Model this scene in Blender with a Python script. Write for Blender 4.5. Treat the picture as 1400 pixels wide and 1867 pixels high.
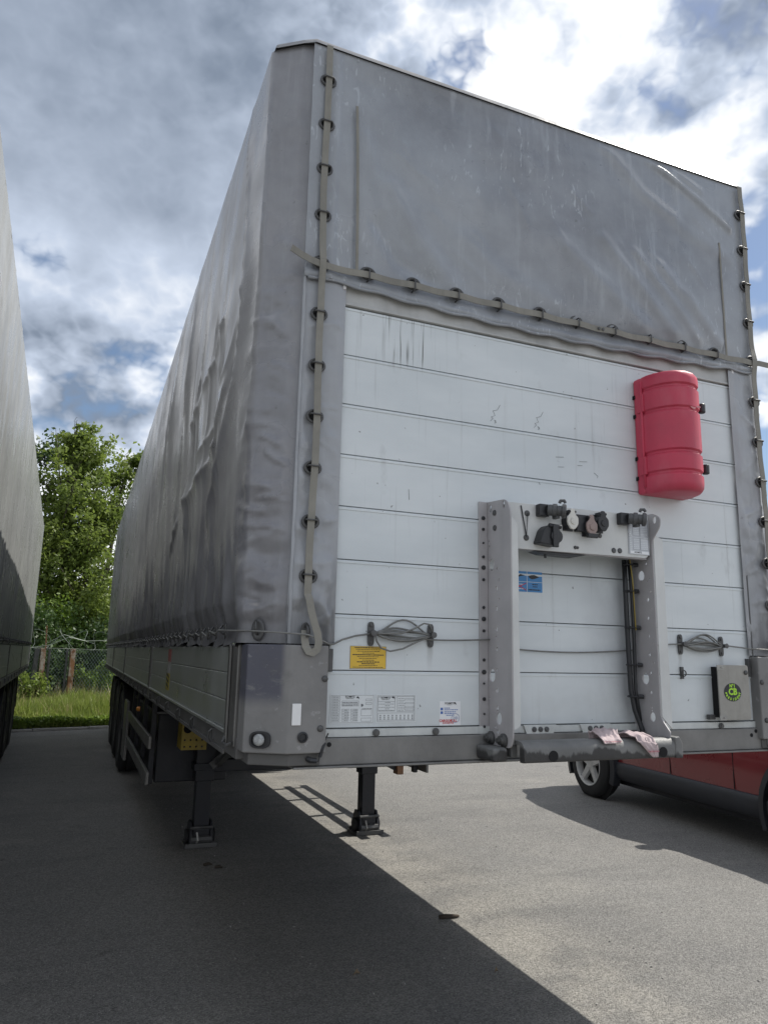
import bpy, bmesh, math, random
import numpy as np
from mathutils import Vector, Matrix

for o in list(bpy.data.objects): bpy.data.objects.remove(o)
SC = bpy.context.scene
COL = SC.collection
random.seed(7); RNG = np.random.RandomState(11)
R = math.radians; PI = math.pi

# ------------------------------------------------------------------ camera
cam = bpy.data.cameras.new('camera'); camo = bpy.data.objects.new('camera', cam); COL.objects.link(camo)
cam.sensor_fit = 'VERTICAL'; cam.sensor_height = 36.0; cam.sensor_width = 27.0
cam.lens = 1325.04 / 1867 * 36
cam.clip_start = .05; cam.clip_end = 3000
_m = Matrix(((0.9246481669, -0.0925014577, -0.3694174438),
             (-0.3802368205, -0.1704725434, -0.9090429430),
             (0.0211122661, 0.9810110052, -0.1927995850))).to_4x4()
_m.translation = (-0.5176, -2.4712, 1.539)
camo.matrix_world = _m
SC.camera = camo

# ------------------------------------------------------------------ light, sky, exposure
SUN_FROM = Vector((0.745, 0.10, 1.0)).normalized()
sun_el = math.asin(SUN_FROM.z); sun_az = math.atan2(SUN_FROM.x, SUN_FROM.y)
sl = bpy.data.lights.new('sun', 'SUN'); sl.energy = 5.0; sl.angle = R(.53); sl.color = (1, .955, .88)
so = bpy.data.objects.new('sun', sl); COL.objects.link(so)
so.rotation_euler = SUN_FROM.to_track_quat('Z', 'Y').to_euler(); so.location = (20, 5, 30)
SC.view_settings.view_transform = 'Standard'; SC.view_settings.look = 'None'
SC.view_settings.exposure = 0.15; SC.view_settings.gamma = 1.0; SC.view_settings.use_curve_mapping = False
SC.render.resolution_x = 767; SC.render.resolution_y = 1024

W = bpy.data.worlds.new('World'); SC.world = W; W.use_nodes = True
nt = W.node_tree; nt.nodes.clear()
def wn(t, **k):
    n = nt.nodes.new(t)
    for a, b in k.items(): setattr(n, a, b)
    return n
def wl(a, b): nt.links.new(a, b)
def wmath(op, a, b=None, clamp=False):
    n = wn('ShaderNodeMath', operation=op, use_clamp=clamp)
    for i, v in enumerate((a, b)):
        if v is None: continue
        if hasattr(v, 'links'): wl(v, n.inputs[i])
        else: n.inputs[i].default_value = v
    return n.outputs[0]
def wramp(fac, a, b):
    n = wn('ShaderNodeMapRange', interpolation_type='SMOOTHSTEP'); wl(fac, n.inputs[0])
    n.inputs[1].default_value = a; n.inputs[2].default_value = b
    return n.outputs[0]
sky = wn('ShaderNodeTexSky', sky_type='NISHITA'); sky.sun_disc = False
sky.sun_elevation = sun_el; sky.sun_rotation = sun_az; sky.air_density = 1.0; sky.dust_density = .6; sky.ozone_density = 1.5
tc = wn('ShaderNodeTexCoord'); sep = wn('ShaderNodeSeparateXYZ'); wl(tc.outputs['Generated'], sep.inputs[0])
cmb = wn('ShaderNodeCombineXYZ'); wl(sep.outputs[0], cmb.inputs[0]); wl(sep.outputs[1], cmb.inputs[1]); wl(wmath('MULTIPLY', sep.outputs[2], 1.35), cmb.inputs[2])
def wnoise(scale, detail, rough, dist=0, off=(0, 0, 0)):
    mp = wn('ShaderNodeMapping'); mp.inputs['Location'].default_value = off; wl(cmb.outputs[0], mp.inputs[0])
    n = wn('ShaderNodeTexNoise'); wl(mp.outputs[0], n.inputs['Vector'])
    n.inputs['Scale'].default_value = scale; n.inputs['Detail'].default_value = detail
    n.inputs['Roughness'].default_value = rough; n.inputs['Distortion'].default_value = dist
    return n.outputs['Fac']
def blob(d, c0, c1):
    d = Vector(d).normalized()
    n = wn('ShaderNodeVectorMath', operation='DOT_PRODUCT'); wl(tc.outputs['Generated'], n.inputs[0]); n.inputs[1].default_value = d
    return wramp(n.outputs['Value'], math.cos(R(c1)), math.cos(R(c0)))
LD = (.060, .012, .085)                                     # step towards the sun, for the lit side of each puff
def cloud_field(k):
    o = tuple(c*k for c in LD)
    f = wmath('MULTIPLY', wnoise(2.7, 4, .5, .1, (.35+o[0]*2.7, .2+o[1]*2.7, o[2]*2.7*1.35)), 1.0)
    for sc, a in ((6.5, .34), (13.0, .20), (27.0, .11), (55.0, .06)):
        n_ = wnoise(sc, 1.5, .5, .25, (1.3*sc*.1+o[0]*sc, .7+o[1]*sc, 2.1+o[2]*sc*1.35))
        f = wmath('ADD', f, wmath('MULTIPLY', wmath('ABSOLUTE', wmath('SUBTRACT', n_, .5)), a*2.2))
    return f
F0 = cloud_field(0); F1 = cloud_field(1.0)
low_ = wmath('SUBTRACT', 1.0, wramp(sep.outputs[2], .30, .52))
bank = blob((-.04, .78, .63), 5, 20)
dens = wmath('ADD', wmath('ADD', F0, wmath('MULTIPLY', bank, .35)), wmath('MULTIPLY', low_, .09))
dens = wmath('ADD', dens, wmath('MULTIPLY', blob((.50, .57, .65), 8, 26), .13))
for d, c1, k in (((.345, .642, .685), 3.6, .24), ((.71, .56, .43), 5.5, .26), ((.56, .56, .60), 3.5, .10), ((-.10, .885, .455), 4.0, .16), ((.74, .63, .25), 6, .2), ((.02, .935, .37), 3.0, .04)):
    dens = wmath('SUBTRACT', dens, wmath('MULTIPLY', blob(d, 0, c1), k))
cover = wramp(dens, .50, .64)
lit = wmath('MULTIPLY', wmath('SUBTRACT', F0, F1), 3.1)
thick = wramp(dens, .60, 1.0)
dark = wmath('ADD', .26, wmath('MULTIPLY', thick, .34))
dark = wmath('SUBTRACT', dark, wmath('MULTIPLY', lit, wmath('SUBTRACT', 1.0, wmath('MULTIPLY', bank, .78))))
dark = wmath('SUBTRACT', wmath('ADD', dark, wmath('MULTIPLY', bank, .20)), wmath('MULTIPLY', low_, .20))
for d, c1, k in (((.33, .60, .72), 15, .20), ((.66, .50, .56), 11, .16), ((.04, .885, .46), 5, .18), ((.07, .94, .33), 4, .2)):
    dark = wmath('SUBTRACT', dark, wmath('MULTIPLY', blob(d, 0, c1), k))
dark = wmath('MAXIMUM', wmath('MINIMUM', dark, 1.0), 0.0)
cr = wn('ShaderNodeValToRGB'); wl(dark, cr.inputs[0])
e = cr.color_ramp.elements; e[0].position = 0; e[0].color = (.93, .95, .98, 1); e[1].position = 1; e[1].color = (.20, .245, .32, 1)
x = cr.color_ramp.elements.new(.45); x.color = (.50, .57, .69, 1)
bg1 = wn('ShaderNodeBackground'); bg1.inputs[1].default_value = .10; wl(sky.outputs[0], bg1.inputs[0])
bg2 = wn('ShaderNodeBackground'); bg2.inputs[1].default_value = 1.06; wl(cr.outputs[0], bg2.inputs[0])
mx = wn('ShaderNodeMixShader'); wl(cover, mx.inputs[0]); wl(bg1.outputs[0], mx.inputs[1]); wl(bg2.outputs[0], mx.inputs[2])
wo = wn('ShaderNodeOutputWorld'); wl(mx.outputs[0], wo.inputs[0])

# ------------------------------------------------------------------ mesh helpers
class MB:
    def __init__(s): s.v = []; s.f = []; s.m = []; s.mi = 0
    def add(s, vs, fs):
        b = len(s.v); s.v += [tuple(p) for p in vs]
        for f in fs: s.f.append(tuple(b + i for i in f)); s.m.append(s.mi)
        return s
    def box(s, x0, x1, y0, y1, z0, z1):
        return s.add([(x0,y0,z0),(x1,y0,z0),(x1,y1,z0),(x0,y1,z0),(x0,y0,z1),(x1,y0,z1),(x1,y1,z1),(x0,y1,z1)],
                     [(3,2,1,0),(4,5,6,7),(0,1,5,4),(1,2,6,5),(2,3,7,6),(3,0,4,7)])
    def bar(s, a, b, w, h, up=(0, 0, 1)):
        a = Vector(a); b = Vector(b); d = (b - a).normalized(); upv = Vector(up)
        if abs(d.dot(upv)) > .98: upv = Vector((1, 0, 0))
        r = d.cross(upv).normalized() * w / 2; u = r.cross(d).normalized() * h / 2
        return s.add([a-r-u, a+r-u, a+r+u, a-r+u, b-r-u, b+r-u, b+r+u, b-r+u],
                     [(0,1,2,3),(7,6,5,4),(0,4,5,1),(1,5,6,2),(2,6,7,3),(3,7,4,0)])
    def prism(s, poly, fn, d0, d1):
        n = len(poly)
        s.add([fn(p[0], p[1], d0) for p in poly] + [fn(p[0], p[1], d1) for p in poly],
              [tuple(range(n))[::-1], tuple(range(n, 2*n))] + [(i, (i+1) % n, n+(i+1) % n, n+i) for i in range(n)])
        return s
    def tube(s, pts, r, n=8, closed=False, flat=None):
        P = [Vector(p) for p in pts]; N = len(P); rings = []
        prev = None
        for i, p in enumerate(P):
            if closed: t = (P[(i+1) % N] - P[i-1]).normalized()
            else: t = (P[min(i+1, N-1)] - P[max(i-1, 0)]).normalized()
            if prev is None:
                a = Vector((0, 0, 1)) if abs(t.z) < .9 else Vector((1, 0, 0)); u = t.cross(a).normalized()
            else: u = (prev - t * prev.dot(t)).normalized()
            prev = u; w = t.cross(u)
            rr = r[i] if isinstance(r, (list, tuple)) else r
            rings.append([p + (u*math.cos(2*PI*k/n) + w*math.sin(2*PI*k/n)) * rr for k in range(n)])
        vs = [q for rg in rings for q in rg]; fs = []
        for i in range(N if closed else N-1):
            j = (i+1) % N
            for k in range(n): fs.append((i*n+k, i*n+(k+1) % n, j*n+(k+1) % n, j*n+k))
        if not closed: fs += [tuple(range(n))[::-1], tuple((N-1)*n+k for k in range(n))]
        return s.add(vs, fs)
    def lathe(s, prof, c, ax, n=24, sx=1, sy=1, caps=True):
        c = Vector(c); ax = Vector(ax).normalized()
        a = Vector((0, 0, 1)) if abs(ax.z) < .9 else Vector((1, 0, 0))
        u = ax.cross(a).normalized(); w = ax.cross(u)
        vs = [c + ax*h + (u*math.cos(2*PI*k/n)*sx + w*math.sin(2*PI*k/n)*sy)*rr for rr, h in prof for k in range(n)]
        fs = [(i*n+k, i*n+(k+1) % n, (i+1)*n+(k+1) % n, (i+1)*n+k) for i in range(len(prof)-1) for k in range(n)]
        if caps: fs += [tuple(range(n))[::-1], tuple((len(prof)-1)*n+k for k in range(n))]
        return s.add(vs, fs)
    def ribbon(s, pts, wdir, w, t, ndir):
        wd = Vector(wdir).normalized()*w/2; nd = Vector(ndir).normalized()*t/2
        vs = []
        for p in pts:
            p = Vector(p); vs += [p-wd-nd, p+wd-nd, p+wd+nd, p-wd+nd]
        N = len(pts); fs = [(0,1,2,3), (4*N-1,4*N-2,4*N-3,4*N-4)]
        for i in range(N-1):
            for k in range(4): fs.append((4*i+k, 4*(i+1)+k, 4*(i+1)+(k+1) % 4, 4*i+(k+1) % 4))
        return s.add(vs, fs)
    def mirror(s, X=2.55):
        m = MB(); m.v = [(X-p[0], p[1], p[2]) for p in s.v]; m.f = [tuple(reversed(f)) for f in s.f]; m.m = list(s.m); return m
    def mesh(s, name, mats, smooth=False):
        me = bpy.data.meshes.new(name); me.from_pydata(s.v, [], s.f)
        for m in (mats if isinstance(mats, (list, tuple)) else [mats]): me.materials.append(m)
        me.polygons.foreach_set('material_index', s.m)
        bm = bmesh.new(); bm.from_mesh(me); bmesh.ops.recalc_face_normals(bm, faces=bm.faces); bm.to_mesh(me); bm.free()
        if smooth: me.shade_smooth()
        me.update(); return me
    def build(s, name, mats, parent=None, bevel=0, smooth=False, loc=None, seg=2):
        me = s.mesh(name, mats, smooth or bevel > 0)
        o = bpy.data.objects.new(name, me); COL.objects.link(o); o.parent = parent
        if loc: o.location = loc
        if bevel:
            b = o.modifiers.new('bevel', 'BEVEL'); b.width = bevel; b.segments = seg; b.limit_method = 'ANGLE'; b.angle_limit = R(35); b.harden_normals = True
        elif smooth == 'auto':
            for p in me.edges: pass
            me.set_sharp_from_angle(angle=R(40))
        return o
def grid_obj(name, V, nu, nv, mat, parent, smooth=True, solid=0):
    idx = np.arange(nu*nv).reshape(nu, nv)
    q = np.stack([idx[:-1,:-1], idx[1:,:-1], idx[1:,1:], idx[:-1,1:]], -1).reshape(-1, 4)
    return raw_obj(name, V, q, mat, parent, smooth)
def raw_obj(name, V, Q, mat, parent=None, smooth=False):
    me = bpy.data.meshes.new(name); k = Q.shape[1]
    me.vertices.add(len(V)); me.vertices.foreach_set('co', np.asarray(V, dtype=np.float32).ravel())
    me.loops.add(Q.size); me.loops.foreach_set('vertex_index', Q.astype(np.int32).ravel())
    me.polygons.add(len(Q)); me.polygons.foreach_set('loop_start', np.arange(len(Q), dtype=np.int32)*k)
    me.update(calc_edges=True); me.materials.append(mat)
    if smooth: me.shade_smooth()
    o = bpy.data.objects.new(name, me); COL.objects.link(o); o.parent = parent
    return o
def tag(o, label=None, cat=None, group=None, kind=None):
    if label: o['label'] = label
    if cat: o['category'] = cat
    if group: o['group'] = group
    if kind: o['kind'] = kind
    return o
def thing(name, label, cat, loc=(0, 0, 0), rz=0, group=None):
    o = bpy.data.objects.new(name, None); COL.objects.link(o); o.location = loc; o.rotation_euler = (0, 0, rz); o.empty_display_size = .3
    return tag(o, label, cat, group)
def copy_obj(o, parent, loc=None, name=None):
    c = o.copy(); COL.objects.link(c); c.parent = parent
    if loc is not None: c.location = loc
    return c
def copy_tree(o, parent=None, kids=None):
    c = o.copy(); COL.objects.link(c); c.parent = parent
    for ch in list(o.children): copy_tree(ch, c)
    return c
def text_obj(name, txt, size, mat, parent, loc, align='CENTER', rot=(PI/2, 0, 0), bold=0, squash=1.0, shear=0):
    cu = bpy.data.curves.new(name, 'FONT'); cu.body = txt; cu.size = size; cu.align_x = align; cu.align_y = 'CENTER'; cu.offset = bold; cu.shear = shear
    cu.resolution_u = 2
    t = bpy.data.objects.new('tmp_text', cu); COL.objects.link(t)
    dg = bpy.context.evaluated_depsgraph_get()
    me = bpy.data.meshes.new_from_object(t.evaluated_get(dg)); bpy.data.objects.remove(t)
    me.materials.clear(); me.materials.append(mat)
    o = bpy.data.objects.new(name, me); COL.objects.link(o); o.parent = parent; o.location = loc; o.rotation_euler = rot; o.scale = (squash, 1, 1)
    return o
# value noise for cloth
def _h(ix, iy, s):
    n = (ix.astype(np.int64)*374761393 + iy.astype(np.int64)*668265263 + s*1442695041) & 0x7fffffff
    n = ((n ^ (n >> 13)) * 1274126177) & 0x7fffffff
    return ((n ^ (n >> 16)) & 0xffff) / 32767.5 - 1
def vnoise(x, y, s=0):
    ix = np.floor(x); iy = np.floor(y); fx = x-ix; fy = y-iy; ix = ix.astype(int); iy = iy.astype(int)
    fx = fx*fx*fx*(fx*(fx*6-15)+10); fy = fy*fy*fy*(fy*(fy*6-15)+10)
    a = _h(ix, iy, s); b = _h(ix+1, iy, s); c = _h(ix, iy+1, s); d = _h(ix+1, iy+1, s)
    return (a*(1-fx)+b*fx)*(1-fy)+(c*(1-fx)+d*fx)*fy
def fbm(x, y, o=4, s=0):
    r = 0; a = .5
    for i in range(o): r = r + a*vnoise(x*2**i, y*2**i, s+i*17); a *= .5
    return r
def crease(u, z, pts, w, amp):
    d = np.full(u.shape, 9.0)
    for (a, b), (c, e) in zip(pts[:-1], pts[1:]):
        L2 = (c-a)**2+(e-b)**2; t = np.clip(((u-a)*(c-a)+(z-b)*(e-b))/L2, 0, 1)
        d = np.minimum(d, np.hypot(u-a-t*(c-a), z-b-t*(e-b)))
    if w < 0: return amp*np.exp(-d/(-w))                  # sharp fold
    return amp*np.exp(-(d/w)**2)

# ------------------------------------------------------------------ materials
def mat(name, col, rough=.5, metal=0, var=.18, vs=2.5, bump=0, bs=80, streak=0, sscale=(30, 30, 1.2), scol=None, spec=.5, rvar=.1, dirt=None, coat=0):
    m = bpy.data.materials.new(name); m.use_nodes = True; T = m.node_tree; N = T.nodes; B = N['Principled BSDF']
    def nd(t): return N.new(t)
    tcx = nd('ShaderNodeTexCoord')
    n1 = nd('ShaderNodeTexNoise'); n1.inputs['Scale'].default_value = vs; n1.inputs['Detail'].default_value = 7; n1.inputs['Roughness'].default_value = .62
    T.links.new(tcx.outputs['Object'], n1.inputs['Vector'])
    mr = nd('ShaderNodeMapRange'); T.links.new(n1.outputs['Fac'], mr.inputs[0]); mr.inputs[1].default_value = .3; mr.inputs[2].default_value = .7
    mr.inputs[3].default_value = 1-var; mr.inputs[4].default_value = 1+var
    mul = nd('ShaderNodeMix'); mul.data_type = 'RGBA'; mul.blend_type = 'MULTIPLY'; mul.inputs['Factor'].default_value = 1
    mul.inputs[6].default_value = (*col, 1); T.links.new(mr.outputs[0], mul.inputs[7])
    out = mul.outputs[2]
    def over(out, fac, c):
        k = nd('ShaderNodeMix'); k.data_type = 'RGBA'; T.links.new(fac, k.inputs['Factor']); T.links.new(out, k.inputs[6]); k.inputs[7].default_value = (*c, 1)
        return k.outputs[2]
    if streak:
        mp = nd('ShaderNodeMapping'); mp.inputs['Scale'].default_value = sscale; T.links.new(tcx.outputs['Object'], mp.inputs[0])
        n2 = nd('ShaderNodeTexNoise'); n2.inputs['Scale'].default_value = 1; n2.inputs['Detail'].default_value = 5; T.links.new(mp.outputs[0], n2.inputs['Vector'])
        m2 = nd('ShaderNodeMapRange'); T.links.new(n2.outputs['Fac'], m2.inputs[0]); m2.inputs[1].default_value = .52; m2.inputs[2].default_value = .75; m2.inputs[4].default_value = streak
        out = over(out, m2.outputs[0], scol or tuple(c*.45 for c in col))
    T.links.new(out, B.inputs['Base Color'])
    B.inputs['Metallic'].default_value = metal; B.inputs['Specular IOR Level'].default_value = spec
    if coat: B.inputs['Coat Weight'].default_value = coat; B.inputs['Coat Roughness'].default_value = .08
    r2 = nd('ShaderNodeMapRange'); T.links.new(n1.outputs['Fac'], r2.inputs[0]); r2.inputs[1].default_value = .3; r2.inputs[2].default_value = .7
    r2.inputs[3].default_value = max(.02, rough-rvar); r2.inputs[4].default_value = min(1, rough+rvar); T.links.new(r2.outputs[0], B.inputs['Roughness'])
    if bump:
        n3 = nd('ShaderNodeTexNoise'); n3.inputs['Scale'].default_value = bs; n3.inputs['Detail'].default_value = 4; T.links.new(tcx.outputs['Object'], n3.inputs['Vector'])
        bp = nd('ShaderNodeBump'); bp.inputs['Strength'].default_value = 1; bp.inputs['Distance'].default_value = bump
        T.links.new(n3.outputs['Fac'], bp.inputs['Height']); T.links.new(bp.outputs[0], B.inputs['Normal'])
    m['_out'] = 1
    return m
class NB:
    """small node-building helper for the special materials"""
    def __init__(s, name, rough=.5, metal=0):
        s.m = bpy.data.materials.new(name); s.m.use_nodes = True; s.T = s.m.node_tree; s.B = s.T.nodes['Principled BSDF']
        s.B.inputs['Roughness'].default_value = rough; s.B.inputs['Metallic'].default_value = metal
        s.tc = s.n('ShaderNodeTexCoord'); s.P = s.tc.outputs['Object']
        sp = s.n('ShaderNodeSeparateXYZ'); s.l(s.P, sp.inputs[0]); s.X, s.Y, s.Z = sp.outputs
    def n(s, t): return s.T.nodes.new(t)
    def l(s, a, b): s.T.links.new(a, b)
    def noise(s, scale=1, detail=5, rough=.6, sc=(1, 1, 1), off=(0, 0, 0), dist=0, rot=(0, 0, 0)):
        mp = s.n('ShaderNodeMapping'); mp.inputs['Scale'].default_value = sc; mp.inputs['Location'].default_value = off; mp.inputs['Rotation'].default_value = rot; s.l(s.P, mp.inputs[0])
        k = s.n('ShaderNodeTexNoise'); s.l(mp.outputs[0], k.inputs['Vector']); k.inputs['Scale'].default_value = scale
        k.inputs['Detail'].default_value = detail; k.inputs['Roughness'].default_value = rough; k.inputs['Distortion'].default_value = dist
        return k.outputs['Fac']
    def voro(s, scale, sc=(1, 1, 1), feature='F1', rnd=1):
        mp = s.n('ShaderNodeMapping'); mp.inputs['Scale'].default_value = sc; s.l(s.P, mp.inputs[0])
        k = s.n('ShaderNodeTexVoronoi'); k.feature = feature; k.inputs['Scale'].default_value = scale; k.inputs['Randomness'].default_value = rnd; s.l(mp.outputs[0], k.inputs['Vector'])
        return k
    def rng(s, f, a, b, c=0, d=1, smooth=True):
        k = s.n('ShaderNodeMapRange'); k.interpolation_type = 'SMOOTHSTEP' if smooth else 'LINEAR'; s.l(f, k.inputs[0])
        for i, v in enumerate((a, b, c, d)): k.inputs[i+1].default_value = v
        return k.outputs[0]
    def math(s, op, a, b=0):
        k = s.n('ShaderNodeMath'); k.operation = op
        for i, v in enumerate((a, b)):
            if hasattr(v, 'links'): s.l(v, k.inputs[i])
            else: k.inputs[i].default_value = v
        return k.outputs[0]
    def mix(s, f, a, b):
        k = s.n('ShaderNodeMix'); k.data_type = 'RGBA'
        if hasattr(f, 'links'): s.l(f, k.inputs['Factor'])
        else: k.inputs['Factor'].default_value = f
        for i, v in ((6, a), (7, b)):
            if hasattr(v, 'links'): s.l(v, k.inputs[i])
            else: k.inputs[i].default_value = (*v, 1)
        return k.outputs[2]
    def bump(s, h, dist, prev=None):
        k = s.n('ShaderNodeBump'); k.inputs['Distance'].default_value = dist; k.inputs['Strength'].default_value = 1; s.l(h, k.inputs['Height'])
        if prev: s.l(prev, k.inputs['Normal'])
        return k.outputs[0]
    def done(s, col, normal=None, rough=None):
        s.l(col, s.B.inputs['Base Color'])
        if normal: s.l(normal, s.B.inputs['Normal'])
        if rough: s.l(rough, s.B.inputs['Roughness'])
        return s.m

def tarp_material(name, base, light, front=False):
    b = NB(name, .42); b.B.inputs['Specular IOR Level'].default_value = .7
    chalk = b.rng(b.noise(.75, 5, .62, off=(6, 2, 9)), .36, .66)
    big = b.rng(b.noise(1.1, 6, .6), .3, .7)
    fine = b.rng(b.noise(9, 6, .65), .3, .7)
    c = b.mix(big, tuple(k*.82 for k in base), tuple(k*1.15 for k in base))
    c = b.mix(b.math('MULTIPLY', fine, .22), c, light)
    c = b.mix(b.math('MULTIPLY', chalk, .42 if front else .22), c, light)
    # pale chalky run marks
    run = b.rng(b.noise(1, 6, .62, sc=(26, 26, 2.2), off=(3, 1, 2)), .50, .74)
    run = b.math('MULTIPLY', run, b.rng(b.noise(1.5, 3, .5, off=(9, 4, 1)), .38, .62))
    c = b.mix(b.math('MULTIPLY', run, .50 if front else .26), c, light)
    if front:
        w = b.rng(b.noise(1, 4, .5, sc=(44, 44, 12), dist=1.6, off=(1, 7, 3)), .60, .68)
        w = b.math('MULTIPLY', w, b.rng(b.noise(2.1, 2, .5, off=(4, 4, 4)), .45, .60))
        c = b.mix(b.math('MULTIPLY', w, .36), c, tuple(min(1, k*1.5) for k in light))
    # soot and road dirt along the tied hems
    wob = b.math('MULTIPLY', b.noise(1, 5, .65, sc=(11, 11, 1.0)), .62)
    low = b.rng(b.math('SUBTRACT', b.Z, wob), 1.20, 1.52, 1, 0)
    c = b.mix(b.math('MULTIPLY', low, .60 if not front else 0), c, (.050, .049, .048))
    spot = b.rng(b.noise(26, 3, .5), .70, .78)
    c = b.mix(b.math('MULTIPLY', spot, .35), c, (.06, .058, .055))
    nm = b.bump(b.noise(1, 4, .5, sc=(5, 5, 2.5)), .006)
    nm = b.bump(b.noise(120, 3, .5), .00025, nm)
    r = b.rng(b.noise(3, 4, .5, off=(2, 2, 2)), .3, .7, .24, .42)
    return b.done(c, nm, r)
def panel_material():
    b = NB('white_panel_paint', .36)
    c = b.mix(b.rng(b.noise(1.3, 5, .6, sc=(1, 1, 3)), .3, .7), (.60, .645, .665), (.695, .735, .75))
    # thin black run-off scratches high on the left
    st = b.rng(b.noise(1, 3, .6, sc=(95, 1, 1.6)), .53, .60)
    mk = b.math('MULTIPLY', b.rng(b.X, .42, .52), b.rng(b.X, .66, .76, 1, 0))
    mk = b.math('MULTIPLY', mk, b.math('MULTIPLY', b.rng(b.Z, 2.62, 2.70), b.rng(b.noise(1, 2, .5, sc=(30, 1, 3), off=(5, 0, 0)), .35, .62)))
    c = b.mix(b.math('MULTIPLY', b.math('MULTIPLY', st, mk), .85), c, (.07, .068, .06))
    # faint grime runs everywhere
    g = b.rng(b.noise(1, 5, .65, sc=(34, 1, 1.3), off=(2, 0, 5)), .57, .78)
    c = b.mix(b.math('MULTIPLY', g, .48), c, (.29, .30, .295))
    sm = b.rng(b.noise(7, 4, .55, sc=(1, 1, .6), off=(7, 0, 1)), .62, .78)
    c = b.mix(b.math('MULTIPLY', sm, .42), c, (.31, .32, .315))
    grime_shade = b.math('MULTIPLY', b.math('MULTIPLY', b.rng(b.X, 1.25, 1.58), b.rng(b.X, 1.58, 1.66, 1, 0)), b.math('MULTIPLY', b.rng(b.Z, 1.98, 1.90), b.rng(b.noise(4, 5, .6, sc=(1, 1, .5), off=(3, 1, 2)), .30, .62)))  # soiling plus the shade of the console recess, painted into the panel colour
    c = b.mix(b.math('MULTIPLY', grime_shade, .42), c, (.24, .245, .27))
    sp = b.rng(b.noise(38, 2, .5), .735, .76)
    c = b.mix(b.math('MULTIPLY', sp, .7), c, (.10, .10, .10))
    for x0 in (.443, .680, 1.875, 2.108):
        xx_ = b.math('ABSOLUTE', b.math('SUBTRACT', b.math('ADD', b.X, b.math('MULTIPLY', b.math('SUBTRACT', b.noise(18, 3, .5), .5), .02)), x0))
        dp = b.math('MULTIPLY', b.rng(xx_, .004, .016, 1, 0), b.math('MULTIPLY', b.rng(b.Z, 1.46, 1.60), b.rng(b.Z, 1.60, 1.63, 1, 0)))
        c = b.mix(b.math('MULTIPLY', dp, .45), c, (.22, .21, .19))
    low = b.math('MULTIPLY', b.rng(b.Z, 1.28, 1.62, 1, 0), b.rng(b.noise(3, 4, .6, off=(1, 1, 8)), .3, .7))
    c = b.mix(b.math('MULTIPLY', low, .35), c, (.42, .42, .40))
    nm = b.bump(b.noise(2.2, 3, .5, sc=(1, 1, 2)), .003)
    return b.done(c, nm)
def asphalt_material():
    b = NB('asphalt', .82)
    big = b.rng(b.noise(.35, 5, .6), .32, .68); mid = b.rng(b.noise(1.7, 6, .62), .3, .7)
    c = b.mix(big, (.150, .147, .140), (.182, .178, .168))
    c = b.mix(b.math('MULTIPLY', mid, .35), c, (.205, .197, .180))
    # pale dust drifted in a band beside the parked trailer
    wob = b.math('ADD', b.X, b.math('MULTIPLY', b.math('SUBTRACT', b.noise(.9, 5, .6), .5), .9))
    band = b.math('MULTIPLY', b.rng(wob, 1.25, 1.75), b.rng(wob, 1.95, 2.5, 1, 0))
    band = b.math('MULTIPLY', band, b.rng(b.noise(2.4, 5, .65, off=(3, 3, 0)), .34, .62))
    c = b.mix(b.math('MULTIPLY', band, .7), c, (.275, .262, .234))
    d2 = b.rng(b.noise(.8, 5, .6, off=(8, 2, 0)), .55, .75)
    c = b.mix(b.math('MULTIPLY', d2, .65), c, (.236, .228, .206))
    oil = b.rng(b.noise(1.0, 4, .6, sc=(1.2, 2.4, 1), off=(21, 3, 0)), .66, .74)
    c = b.mix(b.math('MULTIPLY', oil, .5), c, (.06, .058, .055))
    worn = b.rng(b.noise(1, 6, .65, sc=(.5, 2.2, 1), off=(4, 9, 0), dist=.4), .50, .70)
    c = b.mix(b.math('MULTIPLY', worn, .40), c, (.105, .103, .10))
    drip = b.rng(b.noise(6, 4, .6, sc=(1, 1, 1), off=(2, 7, 0)), .67, .74)
    c = b.mix(b.math('MULTIPLY', drip, .65), c, (.065, .063, .06))
    # stones in the binder
    v = b.voro(135); st = b.rng(v.outputs['Distance'], .15, .55, 1, 0)
    hs = b.n('ShaderNodeSeparateColor'); b.l(v.outputs['Color'], hs.inputs[0])
    tone = b.rng(hs.outputs[0], 0, 1, .50, 1.52, False)
    k = b.n('ShaderNodeMix'); k.data_type = 'RGBA'; k.blend_type = 'MULTIPLY'; k.inputs['Factor'].default_value = .75
    b.l(c, k.inputs[6]); b.l(tone, k.inputs[7]); c = k.outputs[2]
    bright = b.rng(hs.outputs[1], .955, .98)
    c = b.mix(b.math('MULTIPLY', bright, b.math('MULTIPLY', st, .8)), c, (.55, .53, .48))
    nm = b.bump(b.noise(.6, 4, .5), .02)
    nm = b.bump(st, .0035, nm)
    nm = b.bump(b.noise(420, 2, .5), .0008, nm)
    return b.done(c, nm)
def leaf_material(name, c1, c2, trans=.35):
    b = NB(name, .5)
    f = b.rng(b.noise(.7, 4, .6), .3, .7); g = b.rng(b.noise(9, 3, .5), .3, .7)
    c = b.mix(f, c1, c2); c = b.mix(b.math('MULTIPLY', g, .4), c, tuple(k*1.5 for k in c2))
    b.done(c)
    tr = b.n('ShaderNodeBsdfTranslucent'); b.l(c, tr.inputs[0]); ms = b.n('ShaderNodeMixShader'); ms.inputs[0].default_value = trans
    out = b.T.nodes['Material Output']; b.l(b.B.outputs[0], ms.inputs[1]); b.l(tr.outputs[0], ms.inputs[2]); b.l(ms.outputs[0], out.inputs[0])
    return b.m
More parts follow.
